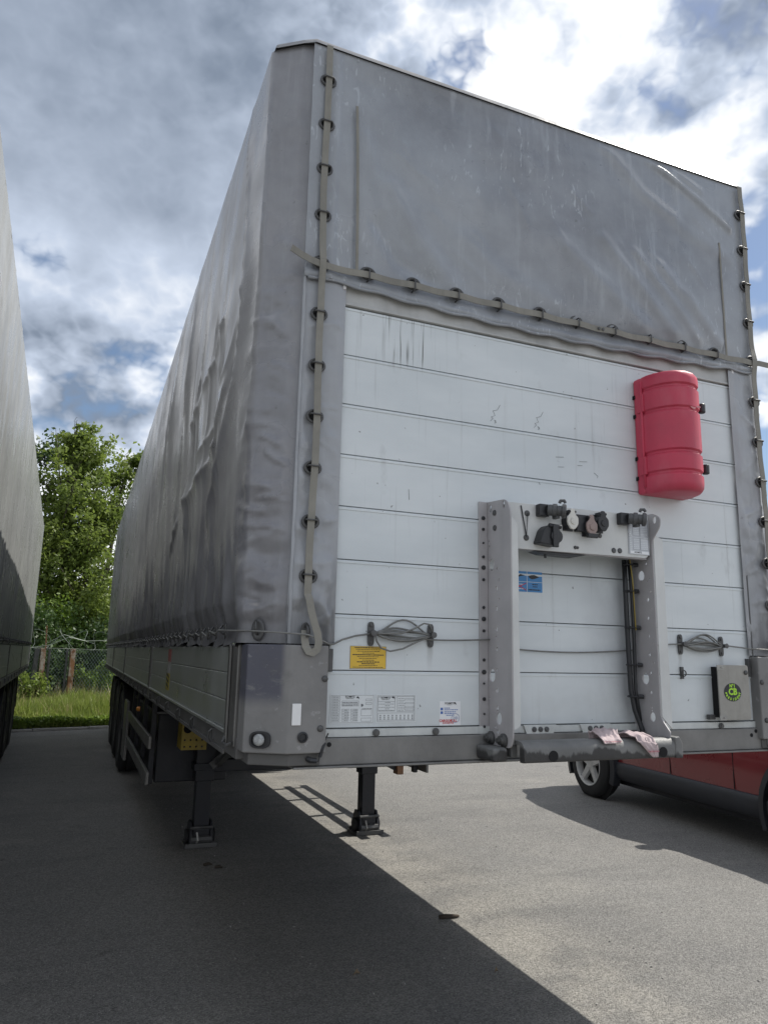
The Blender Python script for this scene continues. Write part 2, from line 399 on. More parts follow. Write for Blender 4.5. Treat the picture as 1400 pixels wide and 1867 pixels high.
def post_material():
    b = NB('corner_post_paint', .5)
    c = b.mix(b.rng(b.noise(2.2, 6, .6), .3, .7), (.165, .163, .162), (.24, .236, .23))
    patch = b.math('MULTIPLY', b.rng(b.noise(5, 5, .7, sc=(1, 1, 2)), .28, .42), b.math('MULTIPLY', b.rng(b.Z, 1.35, 1.41), b.rng(b.X, .105, .13, 1, 0)))
    c = b.mix(b.math('MULTIPLY', patch, .85), c, (.062, .064, .092))
    ch = b.rng(b.noise(30, 4, .6, off=(2, 0, 1)), .64, .70)
    c = b.mix(b.math('MULTIPLY', ch, .3), c, (.42, .42, .42))
    dk = b.rng(b.noise(7, 5, .65, off=(5, 5, 5)), .55, .75)
    c = b.mix(b.math('MULTIPLY', dk, .4), c, (.09, .088, .085))
    return b.done(c, b.bump(b.noise(60, 4, .6), .0008))
def rust_material():
    b = NB('rusty_painted_steel', .75)
    c = b.mix(b.rng(b.noise(6, 5, .65, sc=(1, 1, .5)), .42, .58), (.42, .37, .31), (.30, .145, .065))
    c = b.mix(b.rng(b.noise(14, 5, .6), .45, .65), c, (.19, .085, .038))
    return b.done(c, b.bump(b.noise(50, 3, .6), .002))
def bumper_material():
    b = NB('worn_bumper_paint', .55)
    c = b.mix(b.rng(b.noise(4, 6, .65), .3, .7), (.13, .132, .13), (.20, .20, .195))
    wet = b.rng(b.math('ADD', b.Z, b.math('MULTIPLY', b.math('SUBTRACT', b.noise(6, 5, .65, sc=(1, 1, .3)), .5), .16)), 1.200, 1.212, 1, 0)
    c = b.mix(b.math('MULTIPLY', wet, .9), c, (.028, .027, .027))
    return b.done(c, b.bump(b.noise(45, 4, .6), .002))

M = {}
M['tarp'] = tarp_material('grey_tarpaulin', (.180, .177, .190), (.38, .395, .415))
M['tarp_front'] = tarp_material('chalky_grey_tarpaulin', (.195, .203, .222), (.44, .47, .50), True)
M['tarp_pale'] = tarp_material('silver_tarpaulin', (.205, .212, .208), (.29, .30, .295))
M['tarp_strip'] = tarp_material('silver_worn_tarpaulin', (.29, .30, .32), (.46, .48, .50))
M['tarp_roof'] = tarp_material('roof_tarpaulin', (.20, .20, .205), (.28, .285, .29))
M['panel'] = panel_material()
M['asphalt'] = asphalt_material()
M['header'] = mat('grey_white_header', (.47, .475, .465), .4, 0, .18, 4, streak=.35, sscale=(12, 1, 3))
M['trim'] = mat('light_grey_trim', (.55, .57, .56), .42, 0, .15, 6, streak=.3, sscale=(22, 1, 6))
M['post'] = post_material()
M['beam'] = mat('grey_steel_beam', (.19, .187, .18), .5, 0, .25, 5, bump=.0008, bs=60, streak=.5, sscale=(7, 7, 2.5), scol=(.10, .098, .095))
M['rail'] = mat('grimy_rail', (.105, .103, .10), .55, 0, .3, 6, bump=.0008, bs=60)
M['console'] = mat('console_grey_paint', (.40, .385, .39), .45, 0, .12, 5, streak=.25, sscale=(14, 14, 2))
M['console_light'] = mat('console_pale_skylit', (.60, .61, .60), .4, 0, .1, 5, streak=.2, sscale=(14, 14, 2))  # paler console paint; on the front flanges it carries painted skylight
M['alu'] = mat('dropside_aluminium', (.47, .485, .47), .34, .6, .10, 3, streak=.12, sscale=(1, 9, 1.5), scol=(.25, .25, .24))
M['alu_dark'] = mat('aged_aluminium', (.17, .167, .16), .42, .6, .2, 6)
M['chassis'] = mat('chassis_black_paint', (.011, .012, .017), .5, 0, .4, 6, bump=.001, bs=40)
M['chassis_grey'] = mat('dusty_chassis_grey', (.09, .09, .088), .6, 0, .35, 5)
M['rubber'] = mat('tyre_rubber', (.018, .018, .019), .8, 0, .3, 8, bump=.002, bs=60)
M['plastic'] = mat('black_plastic', (.020, .021, .024), .42, 0, .3, 12)
M['plastic_grey'] = mat('dark_grey_plastic', (.075, .077, .08), .45, 0, .25, 14)
M['hole'] = mat('dark_opening', (.008, .008, .009), .9, 0, .1, 5)
M['steel'] = mat('zinc_steel', (.36, .355, .34), .45, .7, .2, 12)
M['steel_dark'] = mat('dull_dark_steel', (.10, .10, .10), .5, .5, .3, 14)
M['cable'] = mat('steel_cable', (.21, .21, .20), .55, .4, .2, 30, bump=.001, bs=400)
M['strap'] = mat('webbing_strap', (.245, .235, .205), .75, 0, .16, 9, bump=.0008, bs=300, streak=.3, sscale=(30, 30, 3))
M['red'] = mat('red_plastic', (.48, .042, .082), .45, 0, .14, 5, bump=.0004, bs=120, streak=.34, sscale=(11, 11, 4), scol=(.56, .15, .185))
M['scuff'] = mat('pale_scuff', (.66, .28, .30), .7)
M['white'] = mat('white_plastic', (.78, .78, .78), .4, 0, .05)
M['offwhite'] = mat('offwhite_plastic', (.66, .65, .60), .42, 0, .1, 20)
M['brownpink'] = mat('faded_brown_plastic', (.30, .225, .205), .5, 0, .1, 20)
M['lens'] = mat('clear_lens', (.36, .37, .37), .12, 0, .3, 90, bump=.002, bs=120)
M['yellow'] = mat('yellow_sticker', (.72, .47, .055), .5, 0, .07, 9)
M['tape_red'] = mat('faded_red_tape', (.30, .10, .09), .5, 0, .3, 20)
M['tape_grey'] = mat('faded_grey_tape', (.33, .33, .32), .5, 0, .3, 20)
M['tape_yellow'] = mat('faded_yellow_tape', (.36, .30, .05), .5, 0, .3, 20)
M['ink'] = mat('black_print', (.03, .03, .035), .6, 0, .1)
M['ink_grey'] = mat('grey_print', (.20, .21, .22), .6, 0, .1)
M['paper'] = mat('white_sticker', (.68, .71, .72), .42, 0, .06, 7)
M['paper2'] = mat('bright_white_sticker', (.80, .81, .83), .42, 0, .04, 7)
M['red_ink'] = mat('red_print', (.55, .02, .03), .6, 0, .05)
M['blue_ink'] = mat('blue_print', (.06, .15, .45), .6, 0, .05)
M['stamp'] = mat('stamp_print', (.42, .46, .58), .6, 0, .05)
M['blue'] = mat('blue_sticker', (.055, .235, .52), .45, 0, .1, 8)
M['silver_label'] = mat('silver_label', (.50, .52, .55), .35, .3, .1, 8)
M['door'] = mat('galvanised_door', (.32, .31, .285), .5, .35, .14, 16, bump=.0005, bs=90, streak=.3, sscale=(20, 20, 4))
M['green_ink'] = mat('lime_print', (.40, .72, .04), .5, 0, .04)
M['yellow_steel'] = mat('dull_yellow_steel', (.34, .25, .035), .55, 0, .25, 9)
M['orange'] = mat('orange_lens', (.65, .24, .03), .3, 0, .1)
M['rust'] = rust_material()
M['rust_brown'] = mat('rusty_bracket', (.24, .125, .065), .7, 0, .3, 12)
M['bumper'] = bumper_material()
M['rag'] = mat('dirty_pink_cloth', (.47, .385, .39), .9, 0, .14, 18, bump=.002, bs=160)
M['rag_stripe'] = mat('rose_stripe_cloth', (.40, .20, .22), .9)
M['car_red'] = mat('red_car_paint', (.17, .020, .025), .28, 0, .08, 2, coat=.6)
M['cladding'] = mat('black_cladding', (.022, .024, .030), .5, 0, .2, 5)
M['rim'] = mat('alloy_rim', (.44, .44, .43), .35, .0, .1, 9)
M['glass'] = mat('dark_car_glass', (.02, .023, .025), .06, 0, .1, spec=.8)
M['leaf'] = leaf_material('poplar_leaves', (.095, .15, .028), (.19, .245, .05), .5)
M['leaf_dark'] = leaf_material('shrub_leaves', (.030, .062, .016), (.060, .105, .024), .3)
M['leaf_lime'] = leaf_material('young_leaves', (.11, .19, .026), (.18, .26, .04), .45)
M['grass'] = leaf_material('grass_blades', (.14, .21, .034), (.23, .28, .065), .45)
M['straw'] = leaf_material('dry_stems', (.26, .22, .10), (.36, .31, .16), .3)
M['bark'] = mat('grey_bark', (.085, .072, .058), .85, 0, .3, 9, bump=.006, bs=30)
M['soil'] = mat('verge_soil', (.055, .060, .025), .95, 0, .4, 3, bump=.01, bs=12)
M['kerb'] = mat('kerb_concrete', (.34, .33, .31), .85, 0, .2, 4, bump=.002, bs=50)
M['wire'] = mat('galvanised_wire', (.22, .25, .22), .55, .3, .2, 5)
M['wire_green'] = mat('green_coated_wire', (.17, .22, .19), .6, 0, .2, 5)
M['twig'] = mat('dry_twig', (.045, .035, .026), .9, 0, .3, 30)
M['dry_leaf'] = mat('dry_leaf', (.16, .12, .075), .8, 0, .3, 30)

# ------------------------------------------------------------------ setting: ground, kerb, verge
def sheet(name, pts, z, m, kind='structure'):
    mb = MB(); mb.add([(p[0], p[1], z) for p in pts], [tuple(range(len(pts)))]); o = mb.build(name, m); return tag(o, kind=kind)
tag(sheet('ground', [(-160, -120), (160, -120), (160, 200), (-160, 200)], 0, M['asphalt']), 'worn grey asphalt yard with a pale dusty band', 'asphalt')
VA = R(13); VO = Vector((-1.18, 13.0, 0)); VS = Vector((math.cos(VA), math.sin(VA), 0)); VT = Vector((-math.sin(VA), math.cos(VA), 0))
def vp(s, t, z=0): p = VO + VS*s + VT*t; return Vector((p.x, p.y, z))
nu, nv = 90, 60
ss = np.linspace(-70, 70, nu); tt = np.concatenate([[0.14], np.linspace(.2, 9, 40), np.linspace(10, 90, 19)])
S2, T2 = np.meshgrid(ss, tt, indexing='ij')
Zg = .05 + .10*np.clip((T2-.2)/2, 0, 1) + .05*fbm(S2*.7, T2*.7, 3, 5)
VV = np.stack([VO.x+VS.x*S2+VT.x*T2, VO.y+VS.y*S2+VT.y*T2, Zg], -1).reshape(-1, 3)
tag(grid_obj('verge', VV, nu, nv, M['soil'], None), 'grassy earth verge behind the kerb', 'verge', kind='structure')
def vground(s, t): return .05 + .10*min(max((t-.2)/2, 0), 1)
kerb_root = thing('kerb', 'low pale concrete kerb between the asphalt and the grass', 'kerb')
kerb_root['kind'] = 'structure'
s = -12.0
k = 0
while s < 12:
    L = 1.0; mb = MB(); c = vp(s+L/2, .07)
    d = VS*(L/2-.006); w = VT*.065
    z1 = .045 + random.uniform(-.008, .008)
    mb.add([c-d-w, c+d-w, c+d+w, c-d+w] + [Vector((p.x, p.y, z1)) for p in (c-d-w*.9, c+d-w*.9, c+d+w, c-d+w)],
           [(3,2,1,0),(4,5,6,7),(0,1,5,4),(1,2,6,5),(2,3,7,6),(3,0,4,7)])
    mb.build('kerb_stone', M['kerb'], kerb_root, bevel=.008); s += L

# ------------------------------------------------------------------ the parked semi-trailer (near one)
TW = 2.55; ZB = 1.57; ZT = 3.96; YL = 13.55
tr = thing('semi_trailer', 'grey tarpaulin semi-trailer with white front wall, parked on its landing legs', 'trailer')

def side_disp(y, z):
    h = np.clip((z-ZB)/(ZT-ZB), 0, 1); env = np.sin(PI*np.clip(h, 0, 1))**.5
    d = .045*fbm(y*.55+3, z*.30, 2, 21)*env + .012*np.sin(PI*h)
    rs = np.random.RandomState(5)
    for i in range(90):
        y0 = rs.uniform(.5, 13.3); w = rs.uniform(.05, .16); a = rs.uniform(-.016, .020); ln = rs.uniform(-.10, .12)
        zc = rs.uniform(1.4, 3.6); zs = rs.uniform(.45, 1.6)
        d = d + a*np.exp(-((y-y0-ln*(z-2.7)-.03*np.sin(z*3+i))/w)**2)*np.exp(-((z-zc)/zs)**2)
    rs = np.random.RandomState(9)
    for i in range(2):                                   # slack diagonal creases in the first bays
        y0 = rs.uniform(.25, 4.5); z0 = rs.uniform(1.9, 3.5); L = rs.uniform(.3, .9); an = rs.uniform(-.9, .35)
        p = [(y0, z0), (y0+L*.5*math.cos(an), z0+L*.5*math.sin(an)+.04), (y0+L*math.cos(an), z0+L*math.sin(an))]
        d = d + crease(y, z, p, rs.uniform(.025, .06), rs.uniform(-.014, .018))
    d = d + crease(y, z, [(.46, 4.0), (.30, 3.5), (.22, 2.9), (.30, 2.6), (.50, 2.35), (.8, 2.1)], -.045, .026)
    d = d + crease(y, z, [(.40, 3.9), (.46, 3.3), (.60, 2.8), (.85, 2.45)], .07, -.010)
    d = d + crease(y, z, [(.66, 3.02), (.86, 2.92), (1.15, 2.85), (1.6, 2.80)], -.035, .017)
    d = d + crease(y, z, [(.45, 2.62), (.66, 2.44), (1.1, 2.37), (1.7, 2.36)], -.05, .024)
    d = d + crease(y, z, [(.25, 2.95), (.45, 2.72), (.8, 2.56), (1.15, 2.50)], -.04, .014)
    d = d + crease(y, z, [(1.3, 3.7), (1.25, 3.2), (1.5, 2.7), (1.6, 2.2)], -.03, .012)
    d = d + crease(y, z, [(1.9, 3.8), (1.95, 3.0), (2.2, 2.2), (2.2, 1.8)], -.04, .016)
    d = d + crease(y, z, [(2.6, 3.9), (2.75, 3.0), (2.7, 2.0)], -.05, .018)
    d = d + crease(y, z, [(3.4, 3.9), (3.6, 2.9), (3.55, 1.9)], -.05, .020)
    wv = y+.05*np.sin(z*1.7)+.06*fbm(y*.8, z*.8, 2, 7)
    fade = np.clip((3.95-z)/.7, 0, 1)*np.clip((y-.5)/2.5, .10, 1)
    d = d + fade*(.042*np.maximum(.30-np.abs(fbm(wv*1.9, z*.28, 3, 301)), -.04) + .016*np.maximum(.30-np.abs(fbm(wv*3.9+z*.25, z*.40, 2, 311)), -.04) - .008)
    rs = np.random.RandomState(23)
    for i in range(46):                                   # fine sharp folds
        y0 = .5+12.5*rs.rand()**1.6; z0 = rs.uniform(1.8, 3.4); L = rs.uniform(.4, 1.3); ln = rs.uniform(-.12, .12); w = rs.uniform(.012, .028); a = rs.uniform(.005, .012)*(1 if rs.rand() > .3 else -1)
        dist = np.abs(y-y0-ln*(z-z0)-.02*np.sin(4*z+i)); d = d + a*np.exp(-dist/w)*np.exp(-((z-z0)/L)**4)
    # gathers above the tied hem
    low = np.clip(1-(z-ZB)/.55, 0, 1)**1.6
    d = d + low*(.016*np.sin(2*PI*(y-.3)/.2+.6*np.sin(y*5)) + .010*np.sin(2*PI*y/.117+1+2*np.sin(y*1.7)) + .030*fbm(y*3.2, z*.6, 3, 31))
    d = d - .030*np.clip(1-np.abs(z-1.62)/.10, 0, 1)
    d = d + .0022*fbm(y*5, z*2.5, 3, 44)
    top = np.clip((z-3.75)/.2, 0, 1)
    return d*(1-.8*top) + .012
def corner_wrinkle(u, z):
    # horizontal crumples that get stronger low down
    k = np.clip((3.0-z)/1.0, .10, 1.25)
    n = fbm(u*3.0+2, z*7.5, 4, 61)
    rdg = .35-np.abs(fbm(u*2.6+.9*z, z*5.2, 2, 71)); rd2 = .35-np.abs(fbm(u*3.5-1.3*z, z*7.0, 2, 91))
    sharp = 0*z; rs = np.random.RandomState(53)
    for i in range(34):                                   # short hard creases, denser low down
        z0 = 1.68+1.5*rs.rand()**1.7; u0 = rs.uniform(-.08, .05); L = rs.uniform(.06, .16); an = rs.uniform(-.7, .7)
        sharp = sharp + crease(u, z, [(u0, z0), (u0+L*.5*math.cos(an), z0+L*.5*math.sin(an)+rs.uniform(-.015, .015)), (u0+L*math.cos(an), z0+L*math.sin(an))], -rs.uniform(.008, .018), rs.uniform(.005, .012)*(1 if rs.rand() > .3 else -1))
    return sharp*np.clip((z-1.66)/.05, 0, 1) + .5*k*(.026*n + .095*np.maximum(rdg, 0) + .070*np.maximum(rd2, 0) - .018) + .004*fbm(u*9, z*11, 3, 15) - .03*np.clip((1.70-z)/.06, 0, 1)*np.maximum(.5*k*(.026*n+.095*np.maximum(rdg, 0)+.07*np.maximum(rd2, 0)-.018), 0)/.03
# plan path: along the side, round the chamfer
ys = np.concatenate([np.arange(.10, 4.2, .016), np.geomspace(4.2, YL, 150)[1:]])
path = [(0.0, float(y)) for y in ys[::-1]]
nch = 22
ch = [(.138*i/nch, .10-.10*i/nch-.004) for i in range(1, nch+1)]
zs = np.concatenate([np.linspace(ZB, 1.9, 38), np.linspace(1.9, 2.7, 80)[1:], np.linspace(2.7, ZT, 80)[1:]])
PX = np.array([p[0] for p in path+ch]); PY = np.array([p[1] for p in path+ch])
YY, ZZ = np.meshgrid(np.concatenate([ys[::-1], .10-.16*np.arange(1, nch+1)/nch]), zs, indexing='ij')
onside = (np.arange(len(PX)) < len(path))[:, None]
blend = np.clip((YY-.06)/.18, 0, 1); blend = blend*blend*(3-2*blend)
D = side_disp(np.maximum(YY, .1), ZZ)*blend + (1-blend)*(corner_wrinkle(YY, ZZ)+.012)
NX = np.where(onside, -1.0, -.58); NY = np.where(onside, 0.0, -.815)
e1 = np.clip((YY+.06)/.04, 0, 1)                          # settle to the seam at the front edge
D = D*np.where(onside, 1, np.clip(e1, .15, 1))
Xs = PX[:, None] + NX*D; Ys = PY[:, None] + NY*D
Zs = ZZ + np.where(ZZ < ZB+.02, .012*np.sin(YY*2*PI/.2)+.01*fbm(YY*2, ZZ, 2, 3), 0)*(YY > .12)
V = np.stack([Xs, Ys, Zs], -1)
t_side = grid_obj('side_tarpaulin', V.reshape(-1, 3), V.shape[0], V.shape[1], M['tarp'], tr)
tag(t_side, 'wrinkled grey tarpaulin over the long side, sooty along the hem')
V2 = V[::2, ::2].copy(); V2[..., 0] = TW - V2[..., 0]; 
o = grid_obj('side_tarpaulin', V2[::-1].reshape(-1, 3), V2.shape[0], V2.shape[1], M['tarp'], tr)
# corner strips on the front
def strip(x0, x1, z0, z1, seed, yb=-.016):
    nu, nv = 26, 200
    U, Z = np.meshgrid(np.linspace(0, 1, nu), np.linspace(z0, z1, nv), indexing='ij')
    X = x0+(x1-x0)*U; ed = np.clip(np.minimum(U, 1-U)/.15, .1, 1)
    k = np.clip((3.0-Z)/1.0, .2, 1.3)
    d = k*ed*(.020*fbm(X*9+seed, Z*5, 4, seed)+.034*np.maximum(.36-np.abs(fbm(X*6+Z*1.8, Z*4.3+seed, 2, seed+3)), -.05)+.02*np.maximum(.36-np.abs(fbm(X*8-Z*1.5, Z*6.3+seed, 2, seed+9)), -.05)-.006) + .004*ed
    rs = np.random.RandomState(seed)
    for i in range(22):
        zc = 1.62+1.2*rs.rand()**1.5; xc = rs.uniform(x0, x1); L = rs.uniform(.05, .12); an = rs.uniform(-.9, .9)
        d = d + ed*crease(X, Z, [(xc, zc), (xc+L*math.cos(an), zc+L*math.sin(an))], -rs.uniform(.007, .015), rs.uniform(.003, .008))
    return grid_obj('corner_strip', np.stack([X+.004*fbm(Z*3, X*0+seed, 2, seed)*(U < .1), yb-np.maximum(d, -.004), Z], -1).reshape(-1, 3), nu, nv, M['tarp_strip'], tr)
strip(.130, .303, ZB, 2.965, 81); strip(2.262, 2.420, ZB, 2.965, 97)
for xe, f_ in ((.134, 1), (2.416, -1)):
    n_ = 170; zz_ = np.linspace(ZB, 3.90, n_); wdt = .004+.006*np.clip(fbm(zz_*14, zz_*0+xe, 3, 6)+.15, 0, 1)+.0015
    mE = MB(); mE.add([(xe-f_*.002, -.021-.004*abs(math.sin(z*21)), z) for z in zz_]+[(xe+f_*w, -.026, z) for z, w in zip(zz_, wdt)], [(i, i+1, n_+i+1, n_+i) for i in range(n_-1)]); mE.build('welded_edge', M['tarp_strip'], tr)
# upper front sheet
nu, nv = 230, 110
U, Vv = np.meshgrid(np.linspace(.132, 2.418, nu), np.linspace(0, 1, nv), indexing='ij')
hemz = 2.935 - .032*np.sin(PI*np.clip((U-.3)/1.96, 0, 1))**.8 + .004*np.sin(U*2*PI/.2)
Z = hemz + (3.952-hemz)*Vv
env = np.clip(np.minimum((U-.13)/.18, (2.42-U)/.18), 0, 1); env = env*np.clip(Vv/.12, .25, 1)*np.clip((1-Vv)/.10, .0, 1)
d = env*(.028*fbm(U*1.3, Z*1.6, 3, 101) + .012*np.sin(PI*Vv))
for p, w, a in (([(1.80, 3.95), (2.02, 3.85), (2.32, 3.69)], .020, .022), ([(1.55, 3.94), (1.78, 3.74), (1.95, 3.66)], .035, .013), ([(1.98, 3.93), (2.15, 3.86)], .02, .010),
                ([(1.52, 3.42), (1.72, 3.22), (1.90, 3.04)], .035, .017), ([(1.70, 3.40), (1.90, 3.20), (2.06, 3.04)], .028, .015), ([(1.28, 3.36), (1.52, 3.18), (1.72, 3.04)], .045, .014),
                ([(1.85, 3.36), (2.02, 3.22), (2.20, 3.05)], .035, .016), ([(.47, 3.40), (.58, 3.22), (.75, 3.04)], .045, .018), ([(.42, 3.22), (.52, 3.08), (.66, 3.03)], .03, -.012),
                ([(.80, 3.25), (1.0, 3.12), (1.25, 3.05)], .05, .010), ([(2.0, 3.62), (2.3, 3.52)], .04, .008), ([(.36, 3.6), (.44, 3.3)], .03, .008)):
    d = d + .8*crease(U, Z, p, w, a)*np.clip(env*2, 0, 1)
d = d + .0025*fbm(U*6, Z*3.5, 3, 115) + .011*np.exp(-((Z-hemz-.016)/.018)**2)*(1+.3*np.sin((U-.333)*2*PI/.1955)+.6*fbm(U*4, Z*0, 3, 8)) - .004*np.exp(-((Z-2.976)/.016)**2) + .006*np.exp(-((U-.235)/.012)**2)
rs = np.random.RandomState(29)
for i in range(26):
    x0 = rs.uniform(.35, 2.25); z0 = rs.uniform(3.02, 3.85); L = rs.uniform(.06, .22); an = rs.uniform(-1.2, -.5) if rs.rand() > .35 else rs.uniform(.5, 1.6)
    d = d + crease(U, Z, [(x0, z0), (x0+L*.5*math.cos(an)+.01, z0+L*.5*math.sin(an)), (x0+L*math.cos(an), z0+L*math.sin(an))], -rs.uniform(.008, .018), rs.uniform(.002, .006))*np.clip(env*2, 0, 1)
d = d*np.clip((1-Vv)/.03, 0, 1)
V = np.stack([U, -.026-d, Z], -1)
tag(grid_obj('front_tarpaulin', V.reshape(-1, 3), nu, nv, M['tarp_front'], tr), 'chalky grey tarpaulin across the upper front')
mb = MB(); mb.tube([(x, -.030+.004*math.sin(x*31), 2.932-.032*math.sin(PI*min(max((x-.3)/1.96, 0), 1))**.8+.006*math.sin(x*31.4)) for x in np.linspace(.145, 2.41, 90)], .006, 8)
mb.build('hem', M['tarp_front'], tr, smooth=True)
mb = MB(); mb.ribbon([(.336-.02*t, -.040-.008*math.sin(t*3), 2.99+.72*t) for t in np.linspace(0, 1, 20)], (1, 0, 0), .011, .004, (0, 1, 0)); mb.build('seam_cord', M['strap'], tr)
mb = MB(); mb.ribbon([(2.235+.005*t, -.040, 2.99+.60*t) for t in np.linspace(0, 1, 20)], (1, 0, 0), .009, .004, (0, 1, 0)); mb.build('seam_cord', M['strap'], tr)
# roof sheet with a turned-down lip
nu, nv = 60, 130
xx = np.concatenate([[-.006, .0], np.linspace(.05, 2.5, nu-4), [2.55, 2.556]]); yy = np.concatenate([[-.034, -.030], np.linspace(.03, YL, nv-2)])
U, Y = np.meshgrid(xx, yy, indexing='ij')
Zr = ZT+.012 - .03*np.abs(np.sin(PI*Y/.68))*np.clip(np.minimum(U, TW-U)/.3, 0, 1)
Zr = Zr - .018*((U < 0) | (U > TW) | (Y < -.032))
cut = np.clip(.13-U, 0, .13)/.13*.095; cutr = np.clip(U-(TW-.13), 0, .13)/.13*.095
Y = Y + (cut+cutr)*np.clip(1-(Y+.034)/.6, 0, 1)
grid_obj('roof_tarpaulin', np.stack([U, Y, Zr], -1).reshape(-1, 3), nu, nv, M['tarp_roof'], tr)
MB().box(.02, 2.53, YL-.03, YL, 1.15, 3.95).build('rear_door', M['alu'], tr, bevel=.01)
for z in (2.0, 3.0): pass

# front wall panels
ZL = [2.854-.1959*i for i in range(8)]
edges = ZL + [1.287]
for i in range(8):
    x0 = .296 if i < 7 else .262; x1 = 2.285
    z1, z0 = edges[i]-.0016, edges[i+1]+.0014
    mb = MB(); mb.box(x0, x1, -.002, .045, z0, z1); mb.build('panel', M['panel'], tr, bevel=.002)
    MB().box(x0+.002, x1-.002, -.0045, -.0015, z1-.012, z1-.004).build('lip', M['panel'], tr, bevel=.001)
MB().box(.27, 2.30, .012, .05, 1.28, 2.86).build('backing_sheet', M['chassis_grey'], tr)
MB().box(.29, 2.29, -.006, .05, 2.857, 3.06).build('header_rail', M['header'], tr, bevel=.006)
MB().box(.29, 2.29, -.011, -.005, 2.858, 2.868).build('header_lip', M['header'], tr, bevel=.002)
MB().box(.288, .2945, -.014, .02, 1.50, 2.95).build('edge_trim', M['trim'], tr, bevel=.001)
MB().box(2.2865, 2.293, -.014, .02, 1.50, 2.95).build('edge_trim', M['steel_dark'], tr, bevel=.001)
for x in (.296, 2.288): MB().box(x-.006, x+.006, -.022, -.004, 2.915, 2.955).build('clip', M['white'], tr, bevel=.002)
# scuffs
def scrib(pts, name='scuff_mark'):
    mb = MB(); mb.tube([(x, -.0028, z) for x, z in pts], .0009, 4); mb.build(name, M['ink_grey'], tr)
for ox, oz in ((.945, 2.485), (1.155, 2.487)):
    scrib([(ox, oz), (ox+.012, oz+.012), (ox+.004, oz+.018), (ox+.022, oz+.026), (ox+.012, oz+.045), (ox+.034, oz+.052), (ox+.046, oz+.075)])
    scrib([(ox+.02, oz-.008), (ox+.026, oz+.004), (ox+.018, oz+.006), (ox+.028, oz-.004)])
for a in ([(1.26, 2.372), (1.30, 2.376)], [(1.27, 2.330), (1.30, 2.333)], [(1.38, 2.366), (1.42, 2.37)], [(1.37, 2.348), (1.395, 2.350)], [(1.455, 2.325), (1.475, 2.312), (1.47, 2.305)], [(1.17, 2.26), (1.178, 2.243)], [(.585, 2.16), (.588, 2.12)]):
    scrib(a)

# lower rail
MB().box(.262, 2.30, -.012, .06, 1.258, 1.2845).build('sill_strip', M['trim'], tr, bevel=.002)
MB().box(.17, 2.40, -.022, .12, 1.168, 1.2565).build('front_beam', M['beam'], tr, bevel=.004)
MB().box(.17, 2.40, -.035, .12, 1.160, 1.167).build('beam_lip', M['beam'], tr, bevel=.002)
bolt = MB(); bolt.lathe([(.0001, 0), (.010, 0), (.013, .004), (.013, .007), (.008, .009), (.008, .012), (.0001, .012)], (0, 0, 0), (0, -1, 0), 12)
bolt_o = bolt.build('bolt', M['steel_dark'], tr, smooth='auto', loc=(.468, -.012, 1.271))
for x, z in ((.70, 1.271), (2.07, 1.268)): copy_obj(bolt_o, tr, (x, -.012, z))
for x, z in ((.295, 1.236), (2.235, 1.228), (2.262, 1.245)):
    b = MB(); b.lathe([(.0001, 0), (.008, 0), (.008, .0015), (.0001, .0015)], (x, -.0225, z), (0, -1, 0), 14); b.build('bolt_hole', M['hole'], tr)

# corner posts (front plate, chamfer plate), mirrored for the far side
def post(side):
    f = (lambda m: m) if side == 0 else (lambda m: m.mirror())
    P = f(MB().prism([(.275, .05), (.275, -.050), (.138, -.060), (.008, .020), (.008, .12), (.06, .12)], lambda a, b, c: (a, b, c), 1.212, 1.566)).build('corner_post', M['post'], tr, bevel=.006)
    tag(P, 'scuffed grey corner post with a chamfered face')
    f(MB().prism([(.262, .05), (.262, -.030), (.150, -.042), (.03, .030), (.03, .3), (.2, .3)], lambda a, b, c: (a, b, c), 1.172, 1.2115)).build('post_foot', M['rail'], tr, bevel=.004)
    m = MB(); m.box(.282, .300, -.02, .03, 1.478, 1.556); f(m).build('post_bracket', M['steel_dark'], tr, bevel=.002)
    # side marker lamp in a dark recess, on the chamfer plate
    u = Vector((.138-.008, -.060-.020, 0)).normalized(); n = Vector((u.y, -u.x, 0));
    if n.y > 0: n = -n
    c = Vector((.060, .020-.080*(.052/.130), 1.256))
    ring = MB(); out = []; inn = []
    for k in range(24):
        a = 2*PI*k/24; ca, sa = math.cos(a), math.sin(a)
        q = lambda r: c + u*(math.copysign(abs(ca)**.7, ca)*.036*r) + Vector((0, 0, math.copysign(abs(sa)**.7, sa)*.027*r))
        out.append(q(1.0)); inn.append(q(.80))
    ring.add([p+n*.000 for p in out]+[p+n*.009 for p in out]+[p+n*.009 for p in inn]+[p+n*.002 for p in inn],
             [(j*24+k, j*24+(k+1) % 24, (j+1)*24+(k+1) % 24, (j+1)*24+k) for j in range(3) for k in range(24)]+[tuple(72+k for k in range(24))])
    L = f(ring).build('marker_lamp', M['plastic'], tr, smooth='auto')
    f(MB().lathe([(.019, 0), (.019, .006), (.012, .010), (.0001, .011)], c+n*.003-u*.003, n, 20)).build('lamp_lens', M['lens'], L, smooth=True)
    f(MB().box(.150, .181, -.0635, -.0585, 1.304, 1.374)).build('reflector', M['white'], tr, bevel=.002)
    G = f(MB().lathe([(.0001, 0), (.017, 0), (.018, .006), (.013, .008), (.011, .002), (.0001, .002)], (.190, -.0562, 1.266), (0, -1, 0), 20)).build('rubber_grommet', M['plastic'], tr, smooth='auto')
    for (x, z) in ((.262, 1.455), (.252, 1.292)):
        f(MB().lathe([(.011, 0), (.011, .003), (.007, .006), (.0001, .007)], (x, -.0512, z), (0, -1, 0), 14)).build('rivet', M['steel_dark'], tr, smooth=True)
post(0); post(1)
